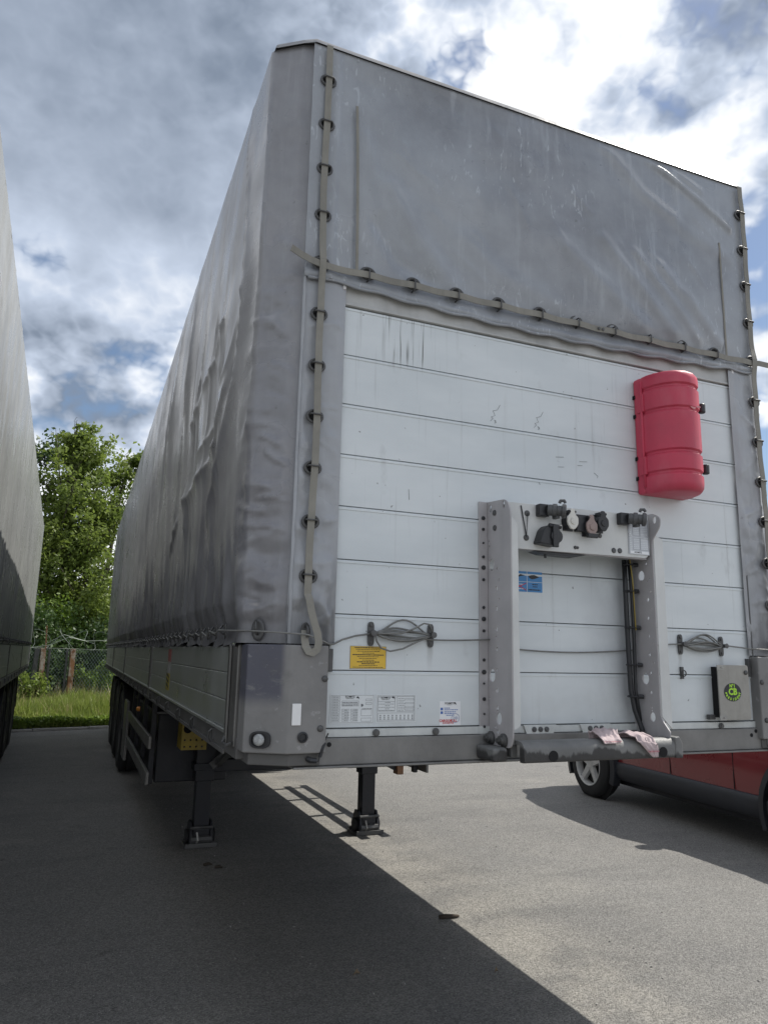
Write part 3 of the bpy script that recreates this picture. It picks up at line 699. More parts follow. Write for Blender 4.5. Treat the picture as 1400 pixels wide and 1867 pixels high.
mb = MB(); mb.tube([(.272, -.045, 1.245), (.262, -.05, 1.225), (.255, -.05, 1.20)], .006, 6); mb.tube([(.285, -.04, 1.275), (.262, -.05, 1.235), (.250, -.05, 1.185)], .0025, 5); mb.build('cable_tie', M['plastic'], tr)
mb = MB(); mb.tube([(.215, -.035, 1.195), (.225, -.045, 1.190), (.245, -.045, 1.188)], .009, 6); mb.build('hook', M['plastic'], tr)
mb = MB(); mb.tube([(2.31, -.04, 1.25), (2.30, -.045, 1.19), (2.315, -.045, 1.16), (2.33, -.045, 1.175)], .004, 6); mb.build('hook', M['steel_dark'], tr)

# straps
def ribbon2(pts, w, t, n):
    n = Vector(n); m = MB(); P = [Vector(p) for p in pts]; vs = []
    for i, p in enumerate(P):
        tg = (P[min(i+1, len(P)-1)]-P[max(i-1, 0)]).normalized(); wd = tg.cross(n).normalized()*w/2; nd = n*t/2
        vs += [p-wd-nd, p+wd-nd, p+wd+nd, p-wd+nd]
    N = len(P); fs = [(0,1,2,3), (4*N-1,4*N-2,4*N-3,4*N-4)]
    for i in range(N-1):
        for k in range(4): fs.append((4*i+k, 4*(i+1)+k, 4*(i+1)+(k+1) % 4, 4*i+(k+1) % 4))
    return m.add(vs, fs)
EYL = [3.791, 3.592, 3.395, 3.195, 2.996, 2.785, 2.581, 2.384, 2.191, 1.995, 1.802]
EYH = [.383, .576, .771, .969, 1.173, 1.361, 1.558, 1.758, 1.96, 2.161]
def vstrap(x, bottom):
    pts = [(x+.004*math.sin(z*3.1+x)+.002*math.sin(z*9), -.0455-.0015*math.cos(2*PI*(z-2.996)/.2)-.009*math.exp(-((z-2.985)/.05)**2), z) for z in np.linspace(3.945, 1.74, 110)]
    return pts + bottom
pl = vstrap(.194, [(.196, -.055, 1.72), (.203, -.060, 1.68), (.214, -.064, 1.64), (.226, -.066, 1.605), (.231, -.068, 1.575), (.225, -.070, 1.552), (.211, -.070, 1.541), (.196, -.068, 1.545), (.187, -.062, 1.562), (.184, -.055, 1.59), (.186, -.048, 1.615)])
tag(ribbon2(pl, .026, .003, (0, -1, 0)).build('strap', M['strap'], tr), 'beige webbing strap threaded down the near front corner')
ribbon2(vstrap(2.402, [(2.403, -.05, 1.70), (2.404, -.05, 1.62)]), .029, .003, (0, -1, 0)).build('strap', M['strap'], tr)
ph = [(.066, -.075, 3.004), (.11, -.064, 2.992), (.15, -.056, 2.984)] + [(x, -.0485-.002*math.cos(2*PI*(x-.383)/.1955), 2.976+.0015*math.cos(2*PI*(x-.383)/.1955)+.002*math.sin(x*2.7)) for x in np.linspace(.2, 2.39, 120)] + [(2.43, -.055, 2.979), (2.47, -.06, 2.976), (2.505, -.065, 2.972)]
tag(ribbon2(ph, .027, .003, (0, -1, 0)).build('strap', M['strap'], tr), 'beige webbing strap running across the front above the white wall')
# eyelets with their staples
def eyelet_mesh(sx, sy):
    m = MB(); m.lathe([(.020, .000), (.033, .000), (.0335, .004), (.029, .007), (.024, .006), (.020, .001)], (0, 0, 0), (0, -1, 0), 22, sx, sy)
    m.f.pop(); m.m.pop(); m.f.pop(); m.m.pop()
    m.mi = 1; m.lathe([(.0001, .002), (.0215, .002), (.0215, .0025), (.0001, .0025)], (0, 0, 0), (0, -1, 0), 18, sx, sy)
    return m
em_v = eyelet_mesh(1.0, .82).mesh('eyelet', [M['steel_dark'], M['hole']], True)
stap = MB(); stap.tube([(-.019, .012, 0), (-.019, -.019, 0), (-.015, -.0225, 0), (.015, -.0225, 0), (.019, -.019, 0), (.019, .012, 0)], .0032, 6)
stap_me = stap.mesh('staple', M['steel_dark'], True)
def eyelet(x, z, rot=0, y=-.031):
    e = bpy.data.objects.new('eyelet', em_v); COL.objects.link(e); e.parent = tr; e.location = (x, y, z)
    s_ = bpy.data.objects.new('staple', stap_me); COL.objects.link(s_); s_.parent = e; s_.rotation_euler = (0, rot, 0); s_.location = (0, 0, .004 if rot == 0 else 0)
    return e
for z in EYL: eyelet(.194, z)
for z in EYL: eyelet(2.402, z-.002)
for x in EYH:
    e = eyelet(x, 2.992, PI/2, -.034); e.children[0].location = (0, -.002, -.012)
# sealing lugs at the foot of each corner strip
for x in (.192, 2.397):
    m = MB(); m.lathe([(.014, 0), (.023, 0), (.023, .006), (.014, .006)], (x, -.030, 1.612), (0, -1, 0), 18, .75, 1.35); m.build('lug_plate', M['steel_dark'], tr, smooth='auto')
    m = MB(); m.tube([(x, -.03, 1.635), (x, -.062, 1.625), (x, -.066, 1.60), (x, -.03, 1.585)], .005, 6); m.build('lug', M['steel_dark'], tr, smooth=True)
# dots on the front strap
for x in (1.470, 1.492): MB().lathe([(.007, 0), (.007, .002), (.0001, .003)], (x, -.052, 2.974), (0, -1, 0), 12).build('stud', M['steel_dark'], tr)

# sealing cable
cab = []
sy = np.arange(.3, 13.4, .2)
for y in sy[::-1]:
    cab += [(-.040, float(y)+.1, 1.602+.006*math.sin(y*9)), (-.046, float(y), 1.616)]
cab += [(-.036, .16, 1.612), (.012, .035, 1.610), (.09, -.045, 1.606), (.165, -.070, 1.602), (.192, -.072, 1.600), (.245, -.052, 1.583), (.281, -.030, 1.571), (.298, -.024, 1.572), (.33, -.022, 1.588), (.38, -.020, 1.603), (.44, -.020, 1.612)]
mb = MB(); mb.tube(cab, .0034, 6); tag(mb.build('sealing_cable', M['cable'], tr, smooth=True), 'thin steel cable laced along the hem')
mb = MB(); mb.tube([(.445, -.020, 1.612)]+[(.445+(.935-.445)*t, -.02, 1.612-.012*math.sin(PI*t)-.006*t) for t in np.linspace(.48, 1, 10)], .0034, 6); mb.build('sealing_cable', M['cable'], tr, smooth=True)
mb = MB(); mb.tube([(.93, -.02, 1.590)]+[(.96+(1.61-.96)*t, -.014, 1.576-.014*math.sin(PI*t)+.004*t) for t in np.linspace(0, 1, 14)]+[(1.7, -.02, 1.600), (1.80, -.02, 1.608), (1.875, -.02, 1.612), (2.105, -.02, 1.612), (2.26, -.03, 1.600), (2.40, -.06, 1.596), (2.50, -.02, 1.600), (2.585, .12, 1.605), (2.59, 6, 1.605), (2.59, 13.3, 1.605)], .0034, 6); mb.build('sealing_cable', M['cable'], tr, smooth=True)
def coil(xa, xb, z, n, seed, droop):
    rs = random.Random(seed); m = MB()
    for i in range(n):
        up = rs.uniform(.010, .055) if i % 2 == 0 else rs.uniform(.004, .02); dn = rs.uniform(.008, droop); s = rs.uniform(-.5, .5)
        pts = []
        for t in np.linspace(0, 1, 13):
            x = xa+.008+(xb-xa-.016)*t; pts.append((x, -.016-.004*(i % 4), z+up*math.sin(PI*t)**1.3*(1+s*(t-.5)*2)+.004*math.sin(7*t+i)))
        for t in np.linspace(1, 0, 13)[1:-1]:
            x = xa+.008+(xb-xa-.016)*t; pts.append((x, -.024-.004*(i % 3), z-.004-dn*math.sin(PI*t)**1.1*(1+s*(t-.5)*2)))
        m.tube(pts, .0034, 6, closed=True)
    m.build('cable_coil', M['cable'], tr, smooth=True)
coil(.443, .680, 1.614, 5, 3, .022)
mb = MB(); mb.tube([(.450, -.03, 1.610), (.458, -.03, 1.585), (.475, -.03, 1.562), (.51, -.03, 1.552), (.56, -.03, 1.562), (.62, -.03, 1.590), (.672, -.03, 1.610)], .0034, 6)
mb.tube([(.455, -.032, 1.612), (.55, -.034, 1.616), (.60, -.034, 1.634), (.64, -.034, 1.655), (.665, -.034, 1.652), (.677, -.03, 1.620)], .0034, 6); mb.build('cable_coil', M['cable'], tr, smooth=True)
coil(1.875, 2.105, 1.608, 6, 9, .040)
cl = MB(); cl.prism([(math.copysign(.012, math.cos(a))*abs(math.cos(a))**.8, .043*(1 if math.sin(a) > 0 else -1)*abs(math.sin(a))**.35) for a in np.linspace(0, 2*PI, 20, endpoint=False)], lambda a, b, c: (a, c, b), -.006, 0)
cl.lathe([(.010, 0), (.008, .010), (.008, .028), (.011, .032), (.0001, .033)], (0, -.004, .002), (0, -1, 0), 12)
cl.lathe([(.006, 0), (.006, .004), (.0001, .005)], (0, -.006, .030), (0, -1, 0), 10); cl.lathe([(.006, 0), (.006, .004), (.0001, .005)], (0, -.006, -.030), (0, -1, 0), 10)
c0 = cl.build('cable_cleat', M['steel_dark'], tr, smooth='auto', loc=(.443, -.004, 1.612))
for x, z in ((.680, 1.612), (1.875, 1.610), (2.108, 1.607)): copy_obj(c0, tr, (x, -.004, z))
mb = MB(); mb.box(1.868, 1.882, -.012, -.003, 1.465, 1.515); mb.tube([(1.882+.010*math.cos(a), -.014, 1.488+.012*math.sin(a)) for a in np.linspace(0, 2*PI, 14)], .0025, 5); mb.build('ring_eye', M['steel_dark'], tr)

# side hem eyelets + lacing hooks along both sides
hk = MB(); hk.lathe([(.014, 0), (.021, 0), (.021, .004), (.014, .004)], (0, 0, 0), (-1, 0, 0), 12, .8, 1.3); hk.mi = 1
hk.lathe([(.0001, .001), (.015, .001), (.0001, .0015)], (0, 0, 0), (-1, 0, 0), 12, .8, 1.3); hk.mi = 0
hk.tube([(.0, 0, -.012), (-.020, 0, -.006), (-.024, 0, .008), (-.012, .004, .022)], .004, 5)
hk_me = hk.mesh('hem_eyelet', [M['steel_dark'], M['hole']], True)
for y in sy:
    o = bpy.data.objects.new('hem_eyelet', hk_me); COL.objects.link(o); o.parent = tr; o.location = (-.018, float(y), 1.612)
o = bpy.data.objects.new('hem_eyelet', hk_me); COL.objects.link(o); o.parent = tr; o.location = (.045, .040, 1.615); o.rotation_euler = (0, 0, R(55)); o.scale = (1, 1.4, 1.4)

# drop sides: three planks in each bay, stanchions between
bays = [(.30, 3.46), (3.58, 6.96), (7.08, 10.2), (10.32, 13.42)]
for sd in (0, 1):
    f = (lambda m: m) if sd == 0 else (lambda m: m.mirror())
    for bi, (a, b) in enumerate(bays):
        for j, (z0, z1) in enumerate(((1.262, 1.3605), (1.3625, 1.4605), (1.4625, 1.560))):
            m = MB(); m.box(.004-.003*j*0, .030, a, b, z0, z1); m.build if False else None
            f(m).build('plank', M['alu'], tr, bevel=.004)
        f(MB().box(-.004, .030, a-.03, a-.001, 1.255, 1.566)).build('end_profile', M['alu_dark'], tr, bevel=.003)
        f(MB().box(-.004, .030, b+.001, b+.03, 1.255, 1.566)).build('end_profile', M['alu_dark'], tr, bevel=.003)
        f(MB().box(-.007, .032, a-.03, b+.03, 1.2485, 1.2605)).build('bottom_profile', M['alu'], tr, bevel=.002)
        for y in (a-.016,):
            for z in (1.28, 1.41, 1.545):
                f(MB().lathe([(.005, 0), (.005, .002), (.0001, .003)], (-.0045, y, z), (-1, 0, 0), 8)).build('rivet', M['steel_dark'], tr)
        y = b+.06
        f(MB().box(-.002, .04, y-.026, y+.026, 1.18, 1.566)).build('stanchion', M['alu_dark'], tr, bevel=.003)
        for q in range(6):
            yy_ = a+.25+(b-a-.5)*q/5
            h = MB(); h.box(-.004, .006, yy_-.014, yy_+.014, 1.200, 1.242); h.tube([(-.003, yy_, 1.238), (-.014, yy_, 1.228), (-.016, yy_+.008, 1.206), (-.006, yy_+.012, 1.188)], .004, 6)
            f(h).build('lashing_hook', M['steel_dark'], tr)
    f(MB().box(-.002, .05, .132, .268, 1.215, 1.566)).build('front_stanchion', M['alu_dark'], tr, bevel=.006)
    f(MB().box(-.012, -.003, .225, .258, 1.215, 1.56)).build('stanchion_rib', M['alu_dark'], tr, bevel=.003)
    m = MB(); m.tube([(-.006, .13, 1.232), (-.022, .14, 1.222), (-.022, .22, 1.222), (-.010, .235, 1.242)], .006, 6); f(m).build('hinge_rod', M['steel_dark'], tr)
    f(MB().box(.004, .11, .10, YL-.02, 1.180, 1.2475)).build('side_rail', M['rail'], tr, bevel=.004)
    f(MB().box(-.004, .004, .30, YL-.02, 1.174, 1.190)).build('rail_flange', M['rail'], tr, bevel=.001)
# hazard tape on the first drop side
mb = MB(); mb.box(.0005, .0035, 2.20, 2.34, 1.47, 1.545); mb.build('tape', M['tape_red'], tr)
mb = MB(); mb.box(.0005, .0035, 2.21, 2.35, 1.40, 1.4695); mb.build('tape', M['tape_grey'], tr)
mb = MB(); mb.box(.0005, .0035, 2.20, 2.36, 1.30, 1.3995); tp = mb.build('tape', M['tape_yellow'], tr)
for q in range(3): mb = MB(); mb.add([(-.0002, 2.21, 1.31+.03*q), (-.0002, 2.35, 1.33+.03*q), (-.0002, 2.35, 1.345+.03*q), (-.0002, 2.21, 1.325+.03*q)], [(0,1,2,3)]); mb.build('stripe', M['ink'], tp)

# chassis
MB().box(.12, 2.43, .15, YL-.05, 1.190, 1.245).build('floor', M['chassis'], tr)
for y in np.arange(.6, 13.4, .6): MB().box(.11, 2.44, y-.03, y+.03, 1.125, 1.189).build('cross_member', M['chassis'], tr)
for x in (.80, 1.75):
    m = MB(); m.prism([(.6, 1.124), (.6, 1.09), (2.4, 1.0), (3.3, .74), (YL-.2, .74), (YL-.2, 1.124)], lambda a, b, c: (c, a, b), x-.06, x+.06); m.build('main_beam', M['chassis'], tr)
MB().prism([(.55, .5), (2.0, .5), (1.85, 2.4), (.70, 2.4)], lambda a, b, c: (a, b, c), 1.075, 1.084).build('coupler_plate', M['chassis'], tr, bevel=.004)
MB().lathe([(.09, 0), (.09, .03), (.037, .04), (.037, .075), (.045, .08), (.045, .10), (.0001, .10)], (1.275, 1.55, 1.06), (0, 0, -1), 20).build('king_pin', M['steel_dark'], tr, smooth='auto')
mb = MB(); mb.tube([(1.05+.22*i, .9+.15*math.sin(i*2), 1.03) for i in range(4)], .03, 8); mb.tube([(.9, 1.3, 1.02), (1.3, 1.0, 1.0), (1.42, 1.05, 1.0)], .022, 8); mb.v = [(a, b+1.3, c) for a, b, c in mb.v]; mb.build('air_hose', M['plastic'], tr, smooth=True)
def leg(xc):
    y = 3.90
    L = MB().box(xc-.075, xc+.075, y-.075, y+.075, .50, 1.185).build('landing_leg', M['chassis'], tr, bevel=.006)
    MB().box(xc-.092, xc+.092, y-.092, y+.092, .585, .64).build('collar', M['chassis'], L, bevel=.004)
    MB().box(xc-.060, xc+.060, y-.060, y+.060, .10, .51).build('inner_tube', M['chassis'], L, bevel=.005)
    m = MB(); m.box(xc-.125, xc+.125, y-.12, y+.12, .003, .018); m.box(xc-.125, xc+.125, y-.12, y-.108, .016, .038); m.box(xc-.125, xc+.125, y+.108, y+.12, .016, .038)
    m.build('foot_plate', M['chassis_grey'], L, bevel=.003)
    MB().box(xc-.069, xc+.069, y-.085, y+.085, .02, .145).build('foot_block', M['chassis'], L, bevel=.012)
    for sx in (-1, 1):
        m = MB(); m.prism([(y-.11, .018), (y+.11, .018), (y+.09, .13), (y+.045, .19), (y-.045, .19), (y-.09, .13)], lambda a, b, c: (c, a, b), xc+sx*.080-.010, xc+sx*.080+.010); m.build('foot_cheek', M['chassis'], L, bevel=.003)
        m = MB(); m.lathe([(.05, 0), (.055, .01), (.055, .025), (.0001, .03)], (xc+sx*.090, y, .075), (sx, 0, 0), 14); m.build('foot_pad', M['rubber'], L, smooth='auto')
    m = MB(); m.tube([(xc-.10, y, .115), (xc+.10, y, .115)], .016, 10); m.tube([(xc-.09, y-.09, .150), (xc+.09, y-.09, .150)], .012, 8); m.tube([(xc-.08, y-.085, .06), (xc+.08, y-.085, .06)], .03, 8); m.build('axle_pin', M['steel_dark'], L, smooth='auto')
    m = MB(); m.tube([(xc-.04, y-.1, .03), (xc-.03, y-.115, .06), (xc-.04, y-.105, .12)], .008, 6); m.build('split_pin', M['steel'], L)
    return L
leg(.52); leg(1.96)
MB().box(.60, 1.88, 3.86, 3.94, .565, .66).build('leg_cross_beam', M['chassis'], tr, bevel=.006)
MB().tube([(.52, 3.90, .78), (1.96, 3.90, .78)], .025, 8).build('leg_shaft', M['chassis'], tr, smooth=True)
for xc, d in ((.52, 1), (1.96, -1)):
    MB().bar((xc+d*.10, 3.85, .62), (xc+d*.14, 2.75, 1.03), .05, .03).build('leg_brace', M['chassis_grey'], tr)
    MB().bar((xc, 3.95, .70), (xc+d*.28, 4.7, .98), .04, .03).build('leg_brace', M['chassis'], tr)
MB().bar((.56, 3.8, .62), (1.0, 3.8, .98), .06, .02, (0, 1, 0)).build('leg_brace', M['chassis_grey'], tr)
m = MB(); m.prism([(2.05, .66), (2.05, .60), (2.25, .50), (2.25, .66)], lambda a, b, c: (a, c, b), 3.92, 3.96); m.build('hose_bracket', M['chassis'], tr)
MB().box(2.25, 2.31, 3.88, 3.98, .475, .66).build('rusty_bracket', M['rust_brown'], tr, bevel=.003)
# perforated yellow chock holder by the near leg
def hole_plate(name, outline, holes, fn, th, m, parent, bevel=0):
    bm = bmesh.new(); es = []
    for lp in [outline]+holes:
        vs = [bm.verts.new((p[0], p[1], 0)) for p in lp]
        es += [bm.edges.new((vs[i], vs[(i+1) % len(vs)])) for i in range(len(vs))]
    bmesh.ops.triangle_fill(bm, use_beauty=True, edges=es, use_dissolve=False)
    g = bmesh.ops.extrude_face_region(bm, geom=list(bm.faces))
    for v in [q for q in g['geom'] if isinstance(q, bmesh.types.BMVert)]: v.co.z = th
    bmesh.ops.recalc_face_normals(bm, faces=bm.faces)
    for v in bm.verts: v.co = Vector(fn(v.co.x, v.co.y, v.co.z))
    bmesh.ops.recalc_face_normals(bm, faces=bm.faces)
    me = bpy.data.meshes.new(name); bm.to_mesh(me); bm.free(); me.materials.append(m)
    o = bpy.data.objects.new(name, me); COL.objects.link(o); o.parent = parent; return o
def circ(a, b, ra, rb=None, n=12, p=1): 
    rb = rb or ra
    return [(a+ra*math.cos(2*PI*k/n), b+rb*math.sin(2*PI*k/n)) for k in range(n)]
hole_plate('chock_holder', [(.285, .775), (.48, .775), (.48, .99), (.285, .99)], [circ(.31+.045*i, .80+.05*j, .008, n=8) for i in range(4) for j in range(2)]+[circ(.33+.1*i, .935, .035, n=12) for i in range(2)], lambda a, b, c: (a, 3.60+c, b), .006, M['yellow_steel'], tr)
MB().box(.285, .291, 3.608, 3.85, .775, .99).build('chock_holder_side', M['yellow_steel'], tr)
# side underrun guards (both sides), pallet box, wheels
for sd in (0, 1):
    f = (lambda m: m) if sd == 0 else (lambda m: m.mirror())
    for z in (.50, .77):
        f(MB().box(.05, .075, 3.75, 6.35, z, z+.10)).build('guard_rail', M['alu_dark'], tr, bevel=.006)
    for y in (3.95, 4.75, 5.55, 6.2):
        f(MB().box(.08, .12, y-.03, y+.03, .48, 1.185)).build('guard_post', M['chassis'], tr, bevel=.004)
    if sd == 0: m = MB(); m.prism([(6.45, .32), (6.95, .32), (6.95, .96), (6.45, .96)], lambda a, b, c: (c, a, b), .04, .07); f(m).build('mudguard_panel', M['alu_dark'], tr, bevel=.01)
MB().box(.14, .72, 3.98, 6.2, .48, 1.02).build('pallet_box', M['chassis'], tr, bevel=.01)
MB().box(.10, .72, 3.92, 6.3, 1.022, 1.045).build('pallet_box_lid', M['chassis_grey'], tr, bevel=.005)
m = MB(); m.lathe([(.02, 0), (.02, .02), (.012, .03), (.0001, .03)], (.03, 4.55, 1.02), (-1, 0, 0), 12); m.build('side_marker', M['orange'], tr, smooth='auto')
def wheel_meshes(r=.53, w=.37):
    t = MB(); t.lathe([(.30, -w/2+.02), (.36, -w/2), (r-.06, -w/2), (r-.012, -w/2+.035), (r, -w/2+.06), (r, -.09), (r-.012, -.082), (r-.012, -.074), (r, -.066), (r, .066), (r-.012, .074), (r-.012, .082), (r, .09), (r, w/2-.06), (r-.012, w/2-.035), (r-.06, w/2), (.36, w/2), (.30, w/2-.02)], (0, 0, 0), (-1, 0, 0), 40, caps=False)
    rm = MB(); rm.lathe([(.0001, .06), (.10, .06), (.12, .03), (.17, .02), (.22, -.02), (.27, .0), (.29, w/2-.02), (.31, w/2-.01), (.31, w/2-.03)], (0, 0, 0), (-1, 0, 0), 32)
    for k in range(10):
        a = 2*PI*k/10; rm.lathe([(.016, 0), (.016, .03), (.0001, .035)], (-.02, .145*math.cos(a), .145*math.sin(a)), (-1, 0, 0), 6)
    return t.mesh('tyre', M['rubber'], True), rm.mesh('rim', M['steel_dark'], True)
ty, rm = wheel_meshes()
def wheel(x, y, parent, flip=False):
    w_ = bpy.data.objects.new('wheel', ty); COL.objects.link(w_); w_.parent = parent; w_.location = (x, y, .528); w_.rotation_euler = (0, 0, PI if flip else 0)
    r_ = bpy.data.objects.new('rim', rm); COL.objects.link(r_); r_.parent = w_
def running_gear(parent, x0=0.0):
    for y in (7.95, 9.26, 10.57):
        wheel(x0+.24, y, parent); wheel(x0+TW-.24, y, parent, True)
        MB().tube([(x0+.4, y, .528), (x0+TW-.4, y, .528)], .07, 10).build('axle', M['chassis'], parent, smooth=True)
        for xa, xb in ((.045, .43), (TW-.43, TW-.045)):
            m = MB(); pts = [(y-.62*math.cos(a), .56+.60*math.sin(a)) for a in np.linspace(R(2), R(178), 17)]
            prof = pts + [(y-.585*math.cos(a), .56+.565*math.sin(a)) for a in np.linspace(R(178), R(2), 17)]
            m.prism([(p, min(q, 1.10)) for p, q in prof], lambda a, b, c: (c, a, b), x0+xa, x0+xb); m.build('mudguard', M['plastic'], parent)
    for xa, xb in ((.06, .43), (TW-.43, TW-.06)):
        MB().box(x0+xa, x0+xb, 11.25, 11.27, .25, .95).build('mud_flap', M['rubber'], parent)
running_gear(tr)
MB().box(.15, 2.4, 13.30, 13.42, .50, .62).build('rear_underrun_bar', M['alu_dark'], tr, bevel=.01)
for x in (.5, 2.05): MB().box(x-.04, x+.04, 13.32, 13.40, .6, 1.05).build('underrun_arm', M['chassis'], tr)

# ------------------------------------------------------------------ coupling console on the front wall
def rcorner(pts, r, n=4):
    out = []; N = len(pts)
    for i in range(N):
        p = Vector(pts[i]); a = Vector(pts[i-1]); b = Vector(pts[(i+1) % N]); rr = r[i] if isinstance(r, (list, tuple)) else r
        if rr <= 0: out.append((p.x, p.y)); continue
        da = (a-p).normalized(); db = (b-p).normalized(); rr = min(rr, (a-p).length*.45, (b-p).length*.45)
        for k in range(n+1):
            t = k/n; q = (p+da*rr)*(1-t)**2 + p*2*t*(1-t) + (p+db*rr)*t**2; out.append((q.x, q.y))
    return out
DF = -.175
fnL = lambda a, b, c: (.925+c, a, b)
ol = rcorner([(-.004, 1.222), (-.004, 2.142), (-.150, 2.130), (DF, 2.075), (DF, 1.262), (-.160, 1.222)], [.0, .006, .03, .02, .01, .02])
hl = [circ(-.030, 2.112, .009, .018, 10), circ(-.128, 2.112, .008, .016, 10), circ(-.036, 1.890, .020, .024, 14), circ(-.036, 1.472, .021, .025, 14), circ(-.082, 1.319, .019, .023, 14)]
for y, z, r_ in [(-.077, 1.870, .004), (-.072, 1.795, .006), (-.072, 1.719, .006), (-.070, 1.643, .006), (-.070, 1.569, .006), (-.070, 1.418, .006), (-.070, 1.355, .006), (-.071, 1.343, .004), (-.02, 1.983, .003), (-.02, 1.965, .003), (-.016, 1.386, .003), (-.091, 1.827, .003), (-.089, 1.755, .003), (-.067, 1.614, .003), (-.068, 1.493, .004), (-.057, 1.287, .004), (-.075, 1.272, .006)]:
    hl.append(circ(y, z, r_*1.35, r_*1.6, 8))
tag(hole_plate('console_upright', ol, hl, fnL, .005, M['console'], tr), 'grey perforated upright of the coupling console, near side')
MB().box(.886, .9245, -.010, -.003, 1.222, 2.142).build('wall_flange', M['console'], tr, bevel=.002)
mb = MB(); mb.prism(rcorner([(.9305, 1.285), (.958, 1.300), (.958, 2.030), (.9305, 2.060)], .006), lambda a, b, c: (a, c, b), DF, DF+.006); mb.build('front_flange', M['console_light'], tr, bevel=.001)  # same channel as the upright; its sky-lit brightness is put into the colour
for z, r_ in [(2.076, .008), (2.031, .006), (1.977, .004), (1.922, .006), (1.880, .009), (1.833, .006), (1.726, .006), (1.682, .009), (1.637, .006), (1.528, .006), (1.483, .009), (1.441, .004), (1.384, .007), (1.330, .004), (1.284, .005)]:
    MB().lathe([(r_, 0), (r_, .004), (r_*.6, .006), (.0001, .006)], (.904, -.0102, z), (0, -1, 0), 10).build('bolt', M['plastic'], tr)
for y, z in ((-.064, 2.090), (-.066, 2.030)):
    MB().lathe([(.011, 0), (.011, .004), (.006, .006), (.0001, .006)], (.9245, y, z), (-1, 0, 0), 12).build('bolt', M['steel_dark'], tr)
for y in (-.030, -.118):
    MB().lathe([(.024, 0), (.024, .008), (.018, .012), (.016, .022), (.009, .024), (.009, .032), (.0001, .032)], (.9245, y, 1.246), (-1, 0, 0), 18).build('bush', M['steel_dark'], tr, smooth='auto')
fnR = lambda a, b, c: (1.615+c, a, b)
orr = rcorner([(-.004, 1.24), (-.004, 2.135), (-.165, 2.135), (-.205, 2.11), (-.200, 2.075), (-.150, 2.02), (-.150, 1.320), (-.200, 1.268), (-.190, 1.24)], [0, 0, .02, .02, .02, .02, .02, .01, .01])
hr = [circ(-.172, 2.106, .009, .016, 10), circ(-.080, 1.884, .018, .022, 14), circ(-.078, 1.467, .019, .023, 14), circ(-.108, 1.319, .015, .019, 14)]
for y, z, r_ in [(-.111, 1.932, .005), (-.114, 1.860, .004), (-.129, 1.868, .003), (-.131, 1.817, .004), (-.112, 1.784, .007), (-.109, 1.709, .006), (-.109, 1.636, .005), (-.106, 1.562, .006), (-.108, 1.489, .006), (-.106, 1.414, .006), (-.105, 1.356, .004), (-.105, 1.344, .004), (-.126, 1.531, .004), (-.129, 1.606, .003), (-.132, 1.747, .003)]:
    hr.append(circ(y, z, r_, r_*1.2, 8))
tag(hole_plate('console_upright', orr, hr, fnR, .005, M['console'], tr), 'grey perforated upright of the coupling console, far side')
mb = MB(); mb.prism([(1.6205, 1.322), (1.668, 1.275), (1.668, 2.03), (1.6205, 2.05)], lambda a, b, c: (a, c, b), -.156, -.150); mb.build('front_flange', M['console_light'], tr, bevel=.001)  # sky-lit face of the far channel, brightness painted in
MB().box(1.6205, 1.668, -.010, -.003, 1.24, 2.135).build('wall_flange', M['console'], tr, bevel=.002)
# connector plate between the uprights
YP = -.140
pl_ = rcorner([(.932, 1.944), (1.600, 1.950), (1.6135, 1.985), (1.6135, 2.128), (.932, 2.122)], [.004, .02, .01, .004, .004])
tag(MB().prism(pl_, lambda a, b, c: (a, c, b), YP, YP+.005).build('connector_plate', M['console_light'], tr, bevel=.0015), 'pale grey plate carrying the air and electric couplings')
MB().box(.942, 1.6135, YP+.0055, -.004, 2.114, 2.119).build('plate_top_fold', M['console_light'], tr)
MB().box(.942, 1.598, YP+.0055, YP+.03, 1.945, 1.950).build('plate_lower_fold', M['console'], tr)
m = MB(); m.prism([(1.06, 1.943), (1.30, 1.943), (1.25, 1.932), (1.10, 1.934)], lambda a, b, c: (a, c, b), YP+.01, YP+.06); m.lathe([(.005, 0), (.005, .014), (.0001, .014)], (1.115, YP+.02, 1.934), (0, 0, -1), 8); m.build('cable_tray', M['plastic'], tr)
def gladhand(x, z):
    g = MB(); g.box(x-.035, x+.010, YP-.030, YP-.001, z-.024, z+.024); G = g.build('air_coupling', M['plastic'], tr, bevel=.004)
    g = MB(); ax = Vector((.80, -.55, -.10)).normalized()
    g.lathe([(.0001, 0), (.018, 0), (.022, .006), (.022, .018), (.026, .020), (.026, .034), (.020, .036), (.020, .052), (.027, .055), (.027, .066), (.023, .070), (.0001, .070)], (x, YP-.030, z+.001), ax, 22); g.build('coupling_head', M['plastic_grey'], G, smooth='auto')
    g = MB(); g.tube([(x+.036, YP-.058, z+.026), (x+.040, YP-.060, z+.036), (x+.052, YP-.066, z+.036), (x+.056, YP-.068, z+.026)], .007, 6); g.box(x+.020, x+.036, YP-.058, YP-.030, z-.034, z-.022); g.build('coupling_lever', M['plastic_grey'], G, bevel=.002)
    MB().lathe([(.0001, 0), (.015, 0), (.015, .002), (.0001, .002)], (x-.001, YP-.0305, z+.001), -Vector((.25, .9, .1)), 16).build('coupling_port', M['hole'], G)
gladhand(1.095, 2.098); gladhand(1.482, 2.100)
